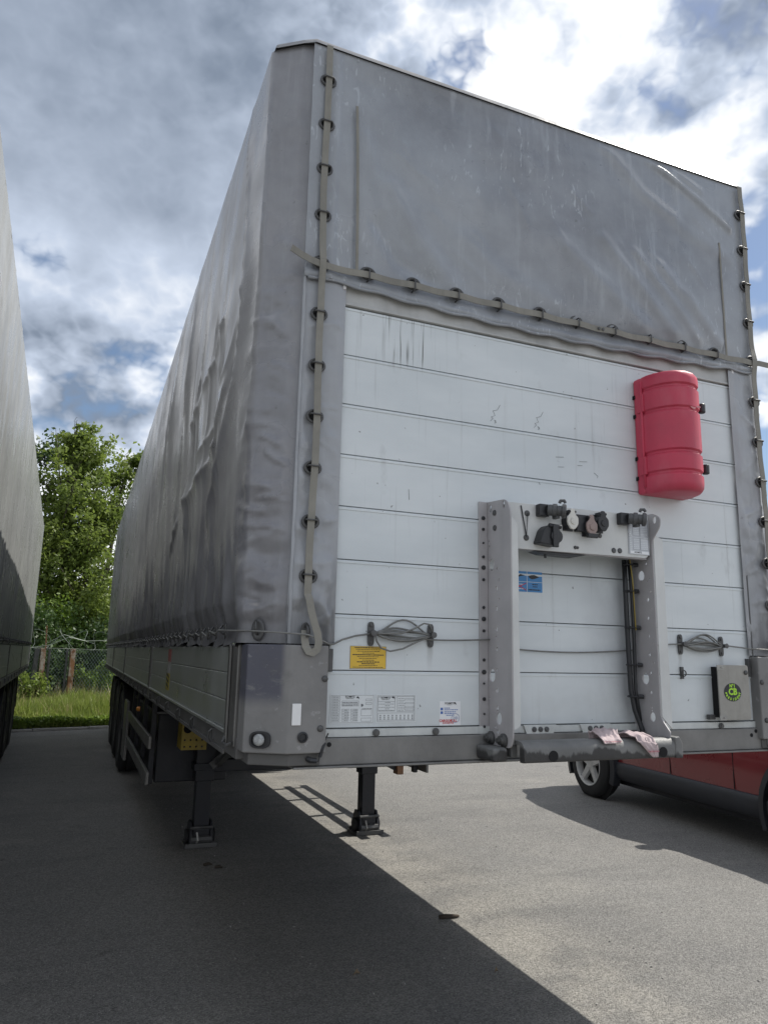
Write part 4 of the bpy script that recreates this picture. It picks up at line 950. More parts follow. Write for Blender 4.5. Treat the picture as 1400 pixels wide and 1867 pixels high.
def socket(x, z, body, lid, w=.026, tilt=0, big=1.0):
    b_ = MB(); b_.lathe([(.030*big, 0), (.030*big, .014), (.026*big, .030), (.0001, .030)], (x, YP, z), (0, -1, 0), 20, .9, 1.0); b_.box(x-.010, x+.010, YP-.030, YP, z+.020*big, z+.044*big); b_.box(x-.022*big, x+.022*big, YP-.006, YP-.001, z-.036*big, z+.036*big)
    S_ = b_.build('electric_socket', body, tr, smooth='auto')
    pr = rcorner([(-.010, .048), (.010, .048), (.012, .026), (.026*big, .014), (.026*big, -.012), (.010, -.034), (-.010, -.034), (-.026*big, -.012), (-.026*big, .014), (-.012, .026)], .008)
    m_ = MB(); m_.prism([(x+a*1.0+tilt*b, z+b*big) for a, b in pr], lambda a, b, c: (a, c, b), YP-.040, YP-.031); m_.build('socket_lid', lid, S_, bevel=.003)
    m_ = MB(); m_.lathe([(.014, 0), (.012, .004), (.0001, .0045)], (x, YP-.040, z-.002), (0, -1, 0), 18); m_.build('lid_boss', lid, S_, smooth='auto')
    m_ = MB(); m_.tube([(x-.016, YP-.034, z+.036*big), (x+.016, YP-.034, z+.036*big)], .006, 8); m_.build('lid_hinge', body, S_, smooth='auto')
    return S_
tag(socket(1.206, 2.066, M['plastic'], M['offwhite']), 'off-white lidded electric socket')
s3 = socket(1.296, 2.050, M['plastic'], M['brownpink']); tag(s3, 'electric socket with a faded brown lid')
MB().box(1.272, 1.320, YP-.046, YP-.031, 2.005, 2.022).build('lid_catch', M['plastic'], s3, bevel=.003)
MB().box(1.236, 1.300, YP-.022, YP-.001, 2.030, 2.098).build('socket_base', M['plastic'], tr, bevel=.004)
tag(socket(1.352, 2.070, M['plastic'], M['plastic']), 'black lidded electric socket')
m = MB(); m.prism(rcorner([(1.045, 1.966), (1.128, 1.958), (1.138, 1.985), (1.130, 2.030), (1.085, 2.038), (1.066, 2.020)], .008), lambda a, b, c: (a, c, b), YP-.05, YP); s4 = m.build('abs_socket', M['plastic'], tr, bevel=.004)
m = MB(); m.box(1.098, 1.122, YP-.062, YP-.050, 1.952, 2.040); m.tube([(1.085, YP-.05, 2.036), (1.14, YP-.05, 2.032)], .009, 8); m.lathe([(.026, 0), (.026, .012), (.0001, .014)], (1.118, YP-.046, 1.995), (0, -1, 0), 18); m.build('abs_lid', M['plastic'], s4, bevel=.003)
for x, z, r_, mm in ((1.163, 2.026, .009, 'steel_dark'), (1.362, 2.024, .009, 'steel_dark'), (1.241, 1.968, .007, 'steel_dark'), (1.252, 1.968, .006, 'steel_dark'), (1.428, 1.970, .011, 'plastic_grey'), (1.458, 1.971, .011, 'plastic_grey'), (1.022, 2.084, .012, 'steel_dark'), (1.016, 1.989, .012, 'steel_dark')):
    MB().lathe([(r_, 0), (r_, .002), (r_*.7, .005), (.0001, .005)], (x, YP, z), (0, -1, 0), 14).build('plug', M[mm], tr, smooth='auto')
mb = MB(); mb.tube([(.994, YP-.003, 2.112), (1.014, YP-.006, 1.992), (1.022, YP-.006, 2.084)], .0025, 5); mb.build('cord', M['plastic'], tr)
# hanging wiring loom behind the far upright
mb = MB(); mb.tube([(1.555, -.05, 1.95), (1.560, -.045, 1.80), (1.562, -.045, 1.60), (1.566, -.045, 1.42), (1.578, -.05, 1.34), (1.600, -.06, 1.27), (1.60, -.07, 1.23)], .010, 8)
mb.tube([(1.575, -.055, 1.95), (1.580, -.06, 1.80), (1.585, -.055, 1.60), (1.582, -.055, 1.42), (1.595, -.06, 1.30)], .007, 8); mb.build('wiring_loom', M['plastic'], tr, smooth=True)
mb = MB(); mb.tube([(1.568, -.07, 1.95), (1.577, -.072, 1.86), (1.580, -.07, 1.80), (1.588, -.065, 1.66)], .0022, 5); mb.build('yellow_wire', M['yellow_steel'], tr)
for z in (1.93, 1.82, 1.67, 1.52, 1.395):
    m = MB(); m.tube([(1.57+.02*math.cos(a), -.052+.02*math.sin(a), z) for a in np.linspace(0, 2*PI, 12, endpoint=False)], .004, 5, closed=True); m.lathe([(.010, 0), (.008, .018), (.0001, .02)], (1.594, -.06, z), (.6, -.8, 0), 8); m.build('cable_tie', M['plastic'], tr)
# step bumper under the console
yb0, yb1 = -.215, -.150
sec = rcorner([(yb0, 1.178), (yb0, 1.232), (yb0+.02, 1.250), (yb1, 1.250), (yb1, 1.236), (yb0+.03, 1.236), (yb0+.03, 1.178)], [.008, .02, .01, .004, .002, .002, .002], 3)
m = MB(); m.prism(sec, lambda a, b, c: (c, a, b), .945, 1.645); bp_ = m.build('step_bumper', M['bumper'], tr, bevel=.002); tag(bp_, 'battered dark step bumper with a wet oily lower edge')
for x in (1.065, 1.560): MB().lathe([(.0001, 0), (.020, 0), (.020, .001), (.0001, .001)], (x, yb0-.0005, 1.200), (0, -1, 0), 18, 1, .95).build('bumper_hole', M['hole'], bp_)
MB().box(.86, .922, -.15, -.022, 1.175, 1.225).build('bumper_arm', M['bumper'], tr, bevel=.012)
m = MB(); m.prism([(1.620, 1.176), (1.655, 1.176), (1.655, 1.230), (1.640, 1.256), (1.620, 1.252)], lambda a, b, c: (a, c, b), yb0-.004, -.05); m.build('bumper_end', M['bumper'], tr, bevel=.004)
for x in (.9335, 1.585): MB().box(x, x+.025, -.150, -.0225, 1.19, 1.235).build('bumper_arm', M['chassis_grey'], tr, bevel=.003)
for x in (1.145, 1.405):
    m = MB(); m.prism([(x-.075, 1.288), (x+.075, 1.288), (x+.06, 1.252), (x-.06, 1.252)], lambda a, b, c: (a, c, b), -.020, -.0125); b_ = m.build('bracket', M['trim'], tr, bevel=.002)
    for dx in (-.028, 0, .028): MB().lathe([(.010, 0), (.010, .004), (.005, .006), (.0001, .006)], (x+dx, -.020, 1.271), (0, -1, 0), 12).build('nut', M['plastic_grey'], b_)
# rag draped over the bumper
def cloth(x0, x1, prof, seed, name, stripe):
    nu, nv = 26, 30; us = np.linspace(0, 1, nu); vs_ = np.linspace(0, 1, nv); Uu, Vv_ = np.meshgrid(us, vs_, indexing='ij')
    pr_ = np.array(prof); tt_ = np.linspace(0, 1, len(pr_))
    yv = np.interp(Vv_, tt_, pr_[:, 0]); zv = np.interp(Vv_, tt_, pr_[:, 1]); sk = np.interp(Vv_, tt_, pr_[:, 2]); wd = np.interp(Vv_, tt_, pr_[:, 3])
    n = fbm(Uu*3.2+seed, Vv_*3, 3, seed); n2 = .5-np.abs(fbm(Uu*4+seed, Vv_*2.2, 2, seed+5))
    X = x0+(x1-x0)*(.5+(Uu-.5)*wd)+sk; 
    V_ = np.stack([X, yv-.006*np.abs(n)-.008*n2*(Vv_ > .5), zv+.030*np.maximum(n2, 0)*(Vv_ < .62)+.012*n*(Vv_ < .7)], -1)
    o_ = grid_obj(name, V_.reshape(-1, 3), nu, nv, M['rag'], None)
    sd_ = o_.modifiers.new('thick', 'SOLIDIFY'); sd_.thickness = .003; sd_.offset = 1
    st = V_[1:3, :, :]; st = V_[:, nv-4:nv-2, :]
    idx = V_[:, nv-5:nv-3, :].copy(); idx[..., 1] -= .0045
    o2 = grid_obj('stripe', idx.reshape(-1, 3), nu, 2, M['rag_stripe'], o_); return o_
rg = cloth(1.385, 1.48, [(-.146, 1.225, .0, .8), (-.148, 1.252, .0, 1), (-.18, 1.262, .01, .95), (-.213, 1.252, .02, .95), (-.228, 1.240, .045, .85), (-.230, 1.215, .06, .6), (-.228, 1.185, .075, .25)], 3, 'rag', True)
tag(rg, 'pinkish striped rag hanging over the front edge of the step bumper', 'rag')
rg = cloth(1.262, 1.355, [(-.144, 1.225, .0, .7), (-.147, 1.258, .0, .9), (-.168, 1.278, .01, 1), (-.195, 1.268, .01, .95), (-.218, 1.250, .01, .9), (-.222, 1.238, .01, .8)], 12, 'rag', True)
tag(rg, 'crumpled pale pink rag lying flat on top of the step bumper', 'rag')

# ------------------------------------------------------------------ red extinguisher case
zb_, zt_ = 2.245, 2.785
rc = MB().box(1.684, 1.940, -.052, -.003, zb_+.004, zt_-.004).build('extinguisher_case', M['red'], tr, bevel=.012)
tag(rc, 'red plastic fire extinguisher case bolted high on the white wall')
prof = [(1.684+(a-1.684)*.85, b) for a, b in [(1.684, -.052), (1.686, -.085), (1.700, -.125), (1.728, -.165), (1.768, -.195), (1.825, -.208), (1.885, -.200), (1.935, -.175), (1.968, -.135), (1.983, -.09), (1.985, -.052)]]
def lidring(z, k):
    cx_, cy_ = 1.812, -.052
    return [(cx_+(a-cx_)*k, cy_+(b-cy_)*k, z) for a, b in prof]
stations = [(zb_, .82), (zb_+.006, .92), (zb_+.020, .985), (zb_+.04, 1.0)]
for zc in (zb_+.085, zb_+.175, zt_-.175, zt_-.070):
    stations += [(zc-.011, 1.0), (zc-.004, .945), (zc+.004, .945), (zc+.011, 1.0)]
stations += [(zt_-.035, 1.0), (zt_-.015, .985), (zt_-.005, .93), (zt_, .82)]
m = MB(); n = len(prof)
for z, k in stations: m.v += lidring(z, k)
for i in range(len(stations)-1):
    for k in range(n-1): m.f.append((i*n+k, i*n+k+1, (i+1)*n+k+1, (i+1)*n+k)); m.m.append(0)
m.f += [tuple(range(n)), tuple((len(stations)-1)*n+k for k in range(n))]; m.m += [0, 0]
m.build('case_lid', M['red'], rc, smooth='auto')
m = MB(); m.tube([(1.684, -.055, zb_+.03), (1.683, -.055, 2.5), (1.684, -.055, zt_-.03)], .007, 8); m.build('lid_seam', M['red'], rc, smooth=True)
for zc in (zb_+.13, zt_-.125):
    MB().box(1.678, 1.690, -.070, -.030, zc-.045, zc+.035).build('hinge', M['red'], rc, bevel=.003)
    m = MB()
    for dz in (-.05, .04): m.box(1.680, 1.690, -.018, -.004, zc+dz-.010, zc+dz+.006)
    m.build('slot', M['hole'], rc)
    m = MB(); m.tube([(1.940, -.10, zc+.005), (1.985, -.10, zc+.005)], .007, 8); m.lathe([(.012, -.022), (.016, -.018), (.016, .018), (.012, .022)], (1.989, -.10, zc+.005), (0, 0, 1), 10); m.build('latch_handle', M['plastic'], rc, bevel=.002)
m = MB(); pts = [(1.840+.034*math.cos(a)*(1+.35*math.sin(3*a+1)), 2.625+.011*math.sin(a)*(1+.4*math.cos(4*a))) for a in np.linspace(0, 2*PI, 22, endpoint=False)]
m.prism(pts, lambda a, b, c: (a, -.2035+c+(a-1.805)*.13, b), -.0015, .004); m.build('scuffed_patch', M['scuff'], rc)

# ------------------------------------------------------------------ stickers
def sticker(name, x0, x1, z0, z1, m, y=-.0035, label=None):
    o_ = MB().box(x0, x1, y-.0006, y+.002, z0, z1).build(name, m, tr); 
    if label: tag(o_, label)
    return o_
def bars(par, rects, m, y=-.0035, name='print'):
    b_ = MB()
    for x0, x1, z0, z1 in rects: b_.add([(x0, y-.0013, z0), (x1, y-.0013, z0), (x1, y-.0013, z1), (x0, y-.0013, z1)], [(0, 1, 2, 3)])
    return b_.build(name, m, par)
def words(x0, x1, z, h, rs):
    out = []; x = x0
    while x < x1-.004:
        L = rs.uniform(.003, .011); out.append((x, min(x+L, x1), z-h/2, z+h/2)); x += L+.0016
    return out
rs = random.Random(4)
ys_ = sticker('yellow_notice', .368, .505, 1.489, 1.568, M['yellow'], label='yellow notice sticker with small black print')
r_ = []
for i, (w, h) in enumerate(((.105, .0034), (.095, .0018), (.085, .0018), (.045, .0018), (.120, .0034), (.085, .0018), (.07, .0018), (.045, .0018), (.085, .0032), (.05, .0032), (.07, .0018), (.115, .0020))):
    r_ += words(.4365-w/2, .4365+w/2, 1.5625-.0062*i, h, rs)
bars(ys_, r_, M['ink']); bars(ys_, [(.368, .505, 1.489, 1.4902), (.368, .505, 1.5668, 1.568), (.368, .3692, 1.489, 1.568), (.5038, .505, 1.489, 1.568)], M['ink_grey'], name='print_border')
def table(x0, x1, z0, z1, cells, w=.0009):
    out = []
    for a, b, c, d in cells:
        X0 = x0+(x1-x0)*a; X1 = x0+(x1-x0)*b; Z0 = z0+(z1-z0)*c; Z1 = z0+(z1-z0)*d
        out += [(X0, X1, Z0, Z0+w), (X0, X1, Z1-w, Z1), (X0, X0+w, Z0, Z1), (X1-w, X1, Z0, Z1)]
    return out
p1 = sticker('data_plate', .300, .464, 1.303, 1.400, M['paper'], label='white technical data sticker with ruled tables, nearer the corner post')
cells = [(.02, .98, .02, .98)]+[(.04, .22, .07+.09*i, .135+.09*i) for i in range(10)]+[(.26, .42, .07+.09*i, .135+.09*i) for i in range(5)]+[(.46, .62, .07+.09*i, .135+.09*i) for i in range(5)]+[(.26, .64, .60, .68), (.26, .64, .70, .78), (.70, .94, .25, .48), (.70, .94, .06, .18), (.80, .94, .78, .85), (.80, .94, .65, .72)]
bars(p1, table(.300, .464, 1.303, 1.400, cells), M['ink_grey'], name='print_table')
r_ = []
for i in range(10): r_ += words(.310, .333, 1.303+.097*(.10+.09*i), .0014, rs)
for i in range(5): r_ += words(.352, .368, 1.303+.097*(.10+.09*i), .0014, rs)+words(.384, .400, 1.303+.097*(.10+.09*i), .0014, rs)
r_ += words(.345, .402, 1.373, .0018, rs)+words(.345, .402, 1.365, .0018, rs)+words(.345, .385, 1.362, .0018, rs)+words(.418, .455, 1.352, .002, rs)+[(.414, .420, 1.359, 1.368), (.417, .423, 1.362, 1.366)]
bars(p1, r_, M['ink_grey'])
text_obj('print_heading', 'SCHMITZ', .0085, M['ink'], p1, (.372, -.0050, 1.3925), bold=.0002); text_obj('print_heading', 'CARGOBULL', .0055, M['ink'], p1, (.372, -.0050, 1.3865))
p2 = sticker('data_plate', .470, .626, 1.304, 1.400, M['paper'], label='white technical data sticker with ruled tables, farther from the corner post')
cells = [(.03, .97, .04, .96), (.05, .47, .40, .92), (.52, .95, .38, .94), (.05, .95, .08, .34), (.05, .47, .74, .92), (.72, .94, .80, .86), (.72, .94, .66, .72), (.72, .94, .52, .58), (.72, .94, .42, .48)]
bars(p2, table(.470, .626, 1.304, 1.400, cells), M['ink_grey'], name='print_table')
r_ = []
for i in range(6): r_ += words(.480, .540, 1.345+.0055*i, .0014, rs) if i % 2 == 0 else words(.505, .525, 1.345+.0055*i, .0018, rs)
for i in range(8): r_ += words(.555, .582, 1.344+.006*i, .0014, rs)
for i in range(9):
    for j in range(3): r_.append((.485+.0155*i, .490+.0155*i, 1.314+.006*j, 1.3175+.006*j))
bars(p2, r_, M['ink_grey'])
text_obj('print_heading', 'SCHMITZ', .0085, M['ink'], p2, (.507, -.0050, 1.389), bold=.0002); text_obj('print_heading', 'CARGOBULL', .0055, M['ink'], p2, (.507, -.0050, 1.383))
for par, xx_ in ((p1, .395), (p2, .530)):
    m = MB(); m.prism([(xx_, 1.391), (xx_+.006, 1.3945), (xx_+.010, 1.391), (xx_+.012, 1.384), (xx_+.008, 1.388), (xx_+.004, 1.3875)], lambda a, b, c: (a, c, b), -.0051, -.0048); m.build('emblem', M['ink'], par)
p3 = sticker('service_sticker', .722, .808, 1.290, 1.376, M['paper2'], label='white service hotline sticker with red lettering and a blue stamp')
text_obj('print_heading', 'SCHMITZ', .0095, M['ink'], p3, (.762, -.0050, 1.3685), bold=.0002); text_obj('print_heading', 'CARGOBULL', .004, M['ink_grey'], p3, (.762, -.0050, 1.363))
m = MB(); m.prism([(.779, 1.370), (.784, 1.373), (.788, 1.370), (.790, 1.363), (.785, 1.366)], lambda a, b, c: (a, c, b), -.0051, -.0048); m.build('emblem', M['ink'], p3)
bars(p3, [(.725, .735, 1.344, 1.353), (.725, .735, 1.331, 1.340)], M['blue_ink'], name='print_icon')
bars(p3, words(.740, .768, 1.3515, .0028, rs)+words(.740, .796, 1.3455, .0024, rs)+words(.740, .792, 1.338, .0028, rs)+words(.740, .788, 1.332, .0024, rs)+words(.748, .782, 1.326, .0024, rs), M['blue_ink'])
text_obj('print_brand', 'CARGOBULL', .0125, M['red_ink'], p3, (.756, -.0050, 1.3065), bold=.0004); text_obj('print_brand', 'EUROSERVICE', .0072, M['red_ink'], p3, (.756, -.0050, 1.2985), bold=.0002)
m = MB(); m.tube([(.786+.016*math.cos(a), -.0047, 1.316+.016*math.sin(a)) for a in np.linspace(0, 2*PI, 28, endpoint=False)], .0011, 4, closed=True); m.build('stamp_ring', M['stamp'], p3)
text_obj('stamp_number', '24h', .015, M['stamp'], p3, (.786, -.0052, 1.316), bold=.0003)
p4 = sticker('air_suspension_sticker', 1.020, 1.178, 1.797, 1.878, M['blue'], label='blue pictogram sticker beside the near upright of the console')
bars(p4, [(1.105, 1.107, 1.797, 1.878), (1.020, 1.178, 1.836, 1.8375)], M['paper'], name='print_rule')
m = MB()
for q in ([(1.045, 1.862), (1.060, 1.858), (1.075, 1.866), (1.098, 1.862), (1.075, 1.858), (1.050, 1.846)], [(1.113, 1.860), (1.125, 1.864), (1.140, 1.866), (1.165, 1.858), (1.145, 1.851), (1.130, 1.848), (1.118, 1.852)]):
    m.prism(q, lambda a, b, c: (a, c, b), -.0051, -.0048)
m.build('pictogram', M['ink'], p4)
m = MB(); m.bar((1.045, -.005, 1.832), (1.102, -.005, 1.803), .0005, .0028, (0, 0, 1)); m.bar((1.045, -.0052, 1.806), (1.102, -.0052, 1.831), .0005, .0028, (0, 0, 1)); m.build('cross', M['red_ink'], p4)
bars(p4, words(1.130, 1.156, 1.8275, .004, rs)+words(1.132, 1.154, 1.8185, .004, rs)+words(1.112, 1.170, 1.806, .005, rs), M['ink'])
bars(p4, words(1.050, 1.096, 1.826, .003, rs)+words(1.050, 1.096, 1.808, .003, rs), M['paper'], name='print_white')
p5 = sticker('coupling_label', 1.503, 1.608, 1.962, 2.112, M['silver_label'], YP-.003, 'silver label of small tables at the end of the connector plate')
r_ = []
for i in range(17): r_ += words(1.508, 1.520, 1.978+.0075*i, .0026, rs)+(words(1.526, 1.556, 1.978+.0075*i, .0018, rs) if i % 4 else [])+(words(1.564, 1.600, 1.978+.0075*i, .0018, rs) if i % 5 else [])
bars(p5, r_, M['paper'], YP-.003, 'print_white'); bars(p5, table(1.503, 1.608, 1.962, 2.112, [(.02, .98, .02, .98), (.2, .54, .12, .45), (.56, .96, .12, .45), (.2, .54, .5, .95), (.56, .96, .5, .95)]), M['ink_grey'], YP-.003)
bars(p5, [(1.508, 1.604, 1.964, 1.975)], M['paper2'], YP-.0031, 'print_band'); text_obj('print_heading', 'SCHMITZ', .009, M['ink'], p5, (1.548, YP-.0046, 1.970), bold=.0003)

# document box door with its sticker
MB().box(2.045, 2.20, -.046, -.003, 1.305, 1.518).build('document_box', M['hole'], tr)
dr = MB(); dr.prism(rcorner([(2.028, 1.296), (2.205, 1.296), (2.205, 1.527), (2.028, 1.527)], .012), lambda a, b, c: (a, c, b), -.056, -.050); dr = dr.build('document_box_door', M['door'], tr, bevel=.0015); tag(dr, 'dull galvanised lid of the small document box')
for z in (1.306, 1.516):
    m = MB(); m.box(2.022, 2.058, -.0595, -.0565, z-.010, z+.010); m.lathe([(.004, 0), (.004, .003), (.0001, .003)], (2.046, -.0595, z), (0, -1, 0), 8); m.lathe([(.004, 0), (.004, .003), (.0001, .003)], (2.053, -.0595, z), (0, -1, 0), 8); m.build('hinge', M['steel'], dr)
MB().box(1.995, 2.027, -.03, -.010, 1.297, 1.317).build('hinge_block', M['steel_dark'], tr, bevel=.002)
MB().lathe([(.010, 0), (.010, .004), (.006, .008), (.0001, .009)], (2.188, -.0565, 1.496), (0, -1, 0), 14).build('lock', M['steel_dark'], dr, smooth='auto')
cx_, cz_ = 2.105, 1.412
cb = MB(); cb.prism([(cx_+.049*math.cos(a), cz_+.0385*math.sin(a)) for a in np.linspace(0, 2*PI, 40, endpoint=False)], lambda a, b, c: (a, c, b), -.0572, -.0562); cb = cb.build('radio_sticker', M['ink'], tr); tag(cb, 'round black sticker with lime green lettering on the document box')
text_obj('print_centre', 'CB', .038, M['green_ink'], cb, (cx_, -.0577, cz_+.0015), bold=.0016, squash=1.02)
text_obj('print_top', 'N°1', .0195, M['green_ink'], cb, (cx_-.001, -.0577, cz_+.0265), bold=.0009, squash=1.0)
def arc_text(txt, rx, rz, a0, a1, size, m_, parent):
    mbx = MB()
    for i, chx in enumerate(txt):
        a = a0+(a1-a0)*i/(len(txt)-1); t_ = text_obj('tmp', chx, size, m_, None, (0, 0, 0), bold=.0008)
        px_, pz_ = cx_+rx*math.cos(a), cz_+rz*math.sin(a); tx, tz = -rx*math.sin(a), rz*math.cos(a); L = math.hypot(tx, tz); tx /= L; tz /= L
        mbx.add([(px_+v.co.x*tx-v.co.y*tz, -.0577, pz_+v.co.x*tz+v.co.y*tx) for v in t_.data.vertices], [tuple(p.vertices) for p in t_.data.polygons])
        bpy.data.objects.remove(t_)
    return mbx.build('print_bottom', m_, parent)
arc_text('PRESIDENT', .040, .0300, R(188), R(352), .0145, M['green_ink'], cb)

# ------------------------------------------------------------------ the neighbouring trailer on the left
t2 = thing('semi_trailer', 'silver tarpaulin semi-trailer parked alongside on the left, cut by the frame', 'trailer', (-1.07, 0, 0), R(1.45))
ys2 = np.linspace(.2, 13.4, 620); zs2 = np.linspace(ZB, 3.96, 60)
Y, Z = np.meshgrid(ys2, zs2, indexing='ij'); h = (Z-ZB)/(3.96-ZB)
dd = .013*np.sin(2*PI*Y/.31+.9*np.sin(Y*3)+.25*(Z-2.5)) + .010*np.sin(2*PI*Y/.173+1.5*np.sin(Y*2.1)) + .035*np.maximum(.3-np.abs(fbm(Y*2.4, Z*.3, 3, 231)), -.03) + .05*fbm(Y*.5, Z*.5, 3, 201)*np.sin(PI*h)**.5 + .002*fbm(Y*5, Z*.6, 2, 211)
dd = .36*dd*np.clip(.35+.65*np.sin(PI*np.clip(h*.9+.1, 0, 1)), 0, 1)
V = np.stack([.0+dd, Y, Z], -1)
tag(grid_obj('side_tarpaulin', V[::-1].reshape(-1, 3), len(ys2), len(zs2), M['tarp_pale'], t2), 'silver grey curtain with fine upright folds')
Vl = V[::4, ::2].copy(); Vl[..., 0] = -TW-Vl[..., 0]; grid_obj('side_tarpaulin', Vl.reshape(-1, 3), Vl.shape[0], Vl.shape[1], M['tarp_pale'], t2)
MB().box(-TW, 0, .17, 13.42, 3.955, 3.975).build('roof_tarpaulin', M['tarp_pale'], t2, bevel=.008)
for i in range(12): MB().box(-2.30, -.25, .16, .20, 1.29+.222*i, 1.29+.222*i+.219).build('panel', M['panel'], t2, bevel=.003)
for x in (-TW, -.248): MB().box(x, x+.246, .15, .20, 1.17, 3.95).build('corner_post', M['post'], t2, bevel=.01)
MB().box(-TW+.02, -.02, 13.38, 13.43, 1.17, 3.95).build('rear_door', M['alu'], t2, bevel=.008)
MB().box(-.006, .012, 13.405, 13.435, 1.19, 3.95).build('rear_corner_profile', M['alu'], t2, bevel=.003)
m = MB(); m.tube([(.032+.006*math.sin(y*7), y, 1.600+.004*math.sin(y*5)) for y in np.linspace(.3, 13.4, 120)]+[(-.02, 13.5, 1.607)], .0045, 5); m.build('sealing_cable', M['cable'], t2, smooth=True)
for y in np.arange(.4, 13.3, .2):
    o = bpy.data.objects.new('hem_eyelet', hk_me); COL.objects.link(o); o.parent = t2; o.location = (.014, float(y), 1.605); o.rotation_euler = (0, 0, PI)
for a, b in ((.25, 3.36), (3.46, 6.82), (6.92, 10.1), (10.2, 13.36)):
    for z0, z1 in ((1.225, 1.334), (1.336, 1.446), (1.448, 1.560)): MB().box(-.03, -.004, a, b, z0, z1).build('plank', M['alu'], t2, bevel=.004)
    MB().box(-.04, .003, b+.004, b+.094, 1.15, 1.565).build('stanchion', M['alu_dark'], t2, bevel=.004)
    for q in range(5):
        yq = a+.3+(b-a-.6)*q/4; m = MB(); m.box(-.008, .010, yq-.02, yq+.02, 1.15, 1.20); m.build('lashing_hook', M['steel_dark'], t2)
MB().box(-.11, -.003, .2, 13.4, 1.118, 1.215).build('side_rail', M['beam'], t2, bevel=.004)
MB().box(-TW+.003, -TW+.11, .2, 13.4, 1.118, 1.215).build('side_rail', M['beam'], t2, bevel=.004)
MB().box(-TW+.004, -TW+.03, .25, 13.36, 1.22, 1.56).build('drop_side', M['alu'], t2, bevel=.004)
MB().box(-TW+.06, -.06, .25, 13.35, 1.125, 1.205).build('floor', M['chassis'], t2)
for x in (-1.75, -.80): MB().prism([(.35, 1.124), (.35, 1.02), (2.4, .98), (3.3, .70), (13.2, .70), (13.2, 1.124)], lambda a, b, c: (c, a, b), x-.06, x+.06).build('main_beam', M['chassis'], t2)
running_gear(t2, -TW)
for x in (-2.0, -.55):
    MB().box(x-.07, x+.07, 3.83, 3.97, .1, 1.12).build('landing_leg', M['chassis'], t2, bevel=.006); MB().box(x-.15, x+.15, 3.77, 4.03, .003, .10).build('foot_plate', M['steel_dark'], t2, bevel=.01)
for z in (.50, .77): MB().box(-.085, -.06, 4.0, 6.6, z, z+.10).build('guard_rail', M['alu_dark'], t2, bevel=.006)
for y in (4.3, 5.3, 6.3): MB().box(-.13, -.09, y-.03, y+.03, .48, 1.12).build('guard_post', M['chassis'], t2)

# ------------------------------------------------------------------ red car behind the trailer
car = thing('car', 'red car with black sill cladding parked beyond the trailer', 'car', (5.85, 3.25, 0), -R(5))
# local frame: +y is the tail, -y the nose; half width .90
st = [  # y, half width low, half width waist, waist z, roof half width, roof z, floor z
    (-2.10, .62, .66, .72, .55, .80, .42), (-2.02, .76, .80, .80, .66, .90, .34), (-1.80, .84, .87, .88, .74, .97, .28), (-1.30, .88, .90, .95, .76, 1.03, .27), (-.80, .88, .90, .99, .76, 1.08, .27),
    (-.72, .88, .90, 1.00, .74, 1.12, .27), (-.10, .88, .90, 1.03, .64, 1.62, .27), (.10, .88, .90, 1.03, .635, 1.66, .27), (.70, .88, .90, 1.04, .635, 1.68, .27), (1.35, .88, .90, 1.05, .625, 1.66, .27),
    (1.72, .87, .89, 1.06, .60, 1.60, .29), (2.02, .84, .86, 1.04, .66, 1.20, .34), (2.12, .78, .80, .98, .64, 1.06, .40)]
V_ = []
for y, hl, hw, wz, hr_, rz_, fz in st:
    half = [(0, fz), (hl*.85, fz), (hl, fz+.06), (hw-.005, fz+.22), (hw, .62), (hw-.004, wz-.14), (hw-.035, wz), (hr_+.02, rz_-.07), (hr_-.06, rz_-.012), (hr_*.5, rz_), (0, rz_+.006)]
    ring = [(-a, y, z) for a, z in half]+[(a, y, z) for a, z in half[-2:0:-1]]
    V_.append(ring)
n = len(V_[0]); m = MB()
for r_ in V_: m.v += r_
for i in range(len(V_)-1):
    for k in range(n): m.f.append((i*n+k, i*n+(k+1) % n, (i+1)*n+(k+1) % n, (i+1)*n+k)); m.m.append(0)
m.f += [tuple(range(n)), tuple((len(V_)-1)*n+k for k in range(n))]; m.m += [0, 0]
body = m.build('body', M['car_red'], car, smooth='auto')
YF, YR, WR = -1.56, 1.40, .365
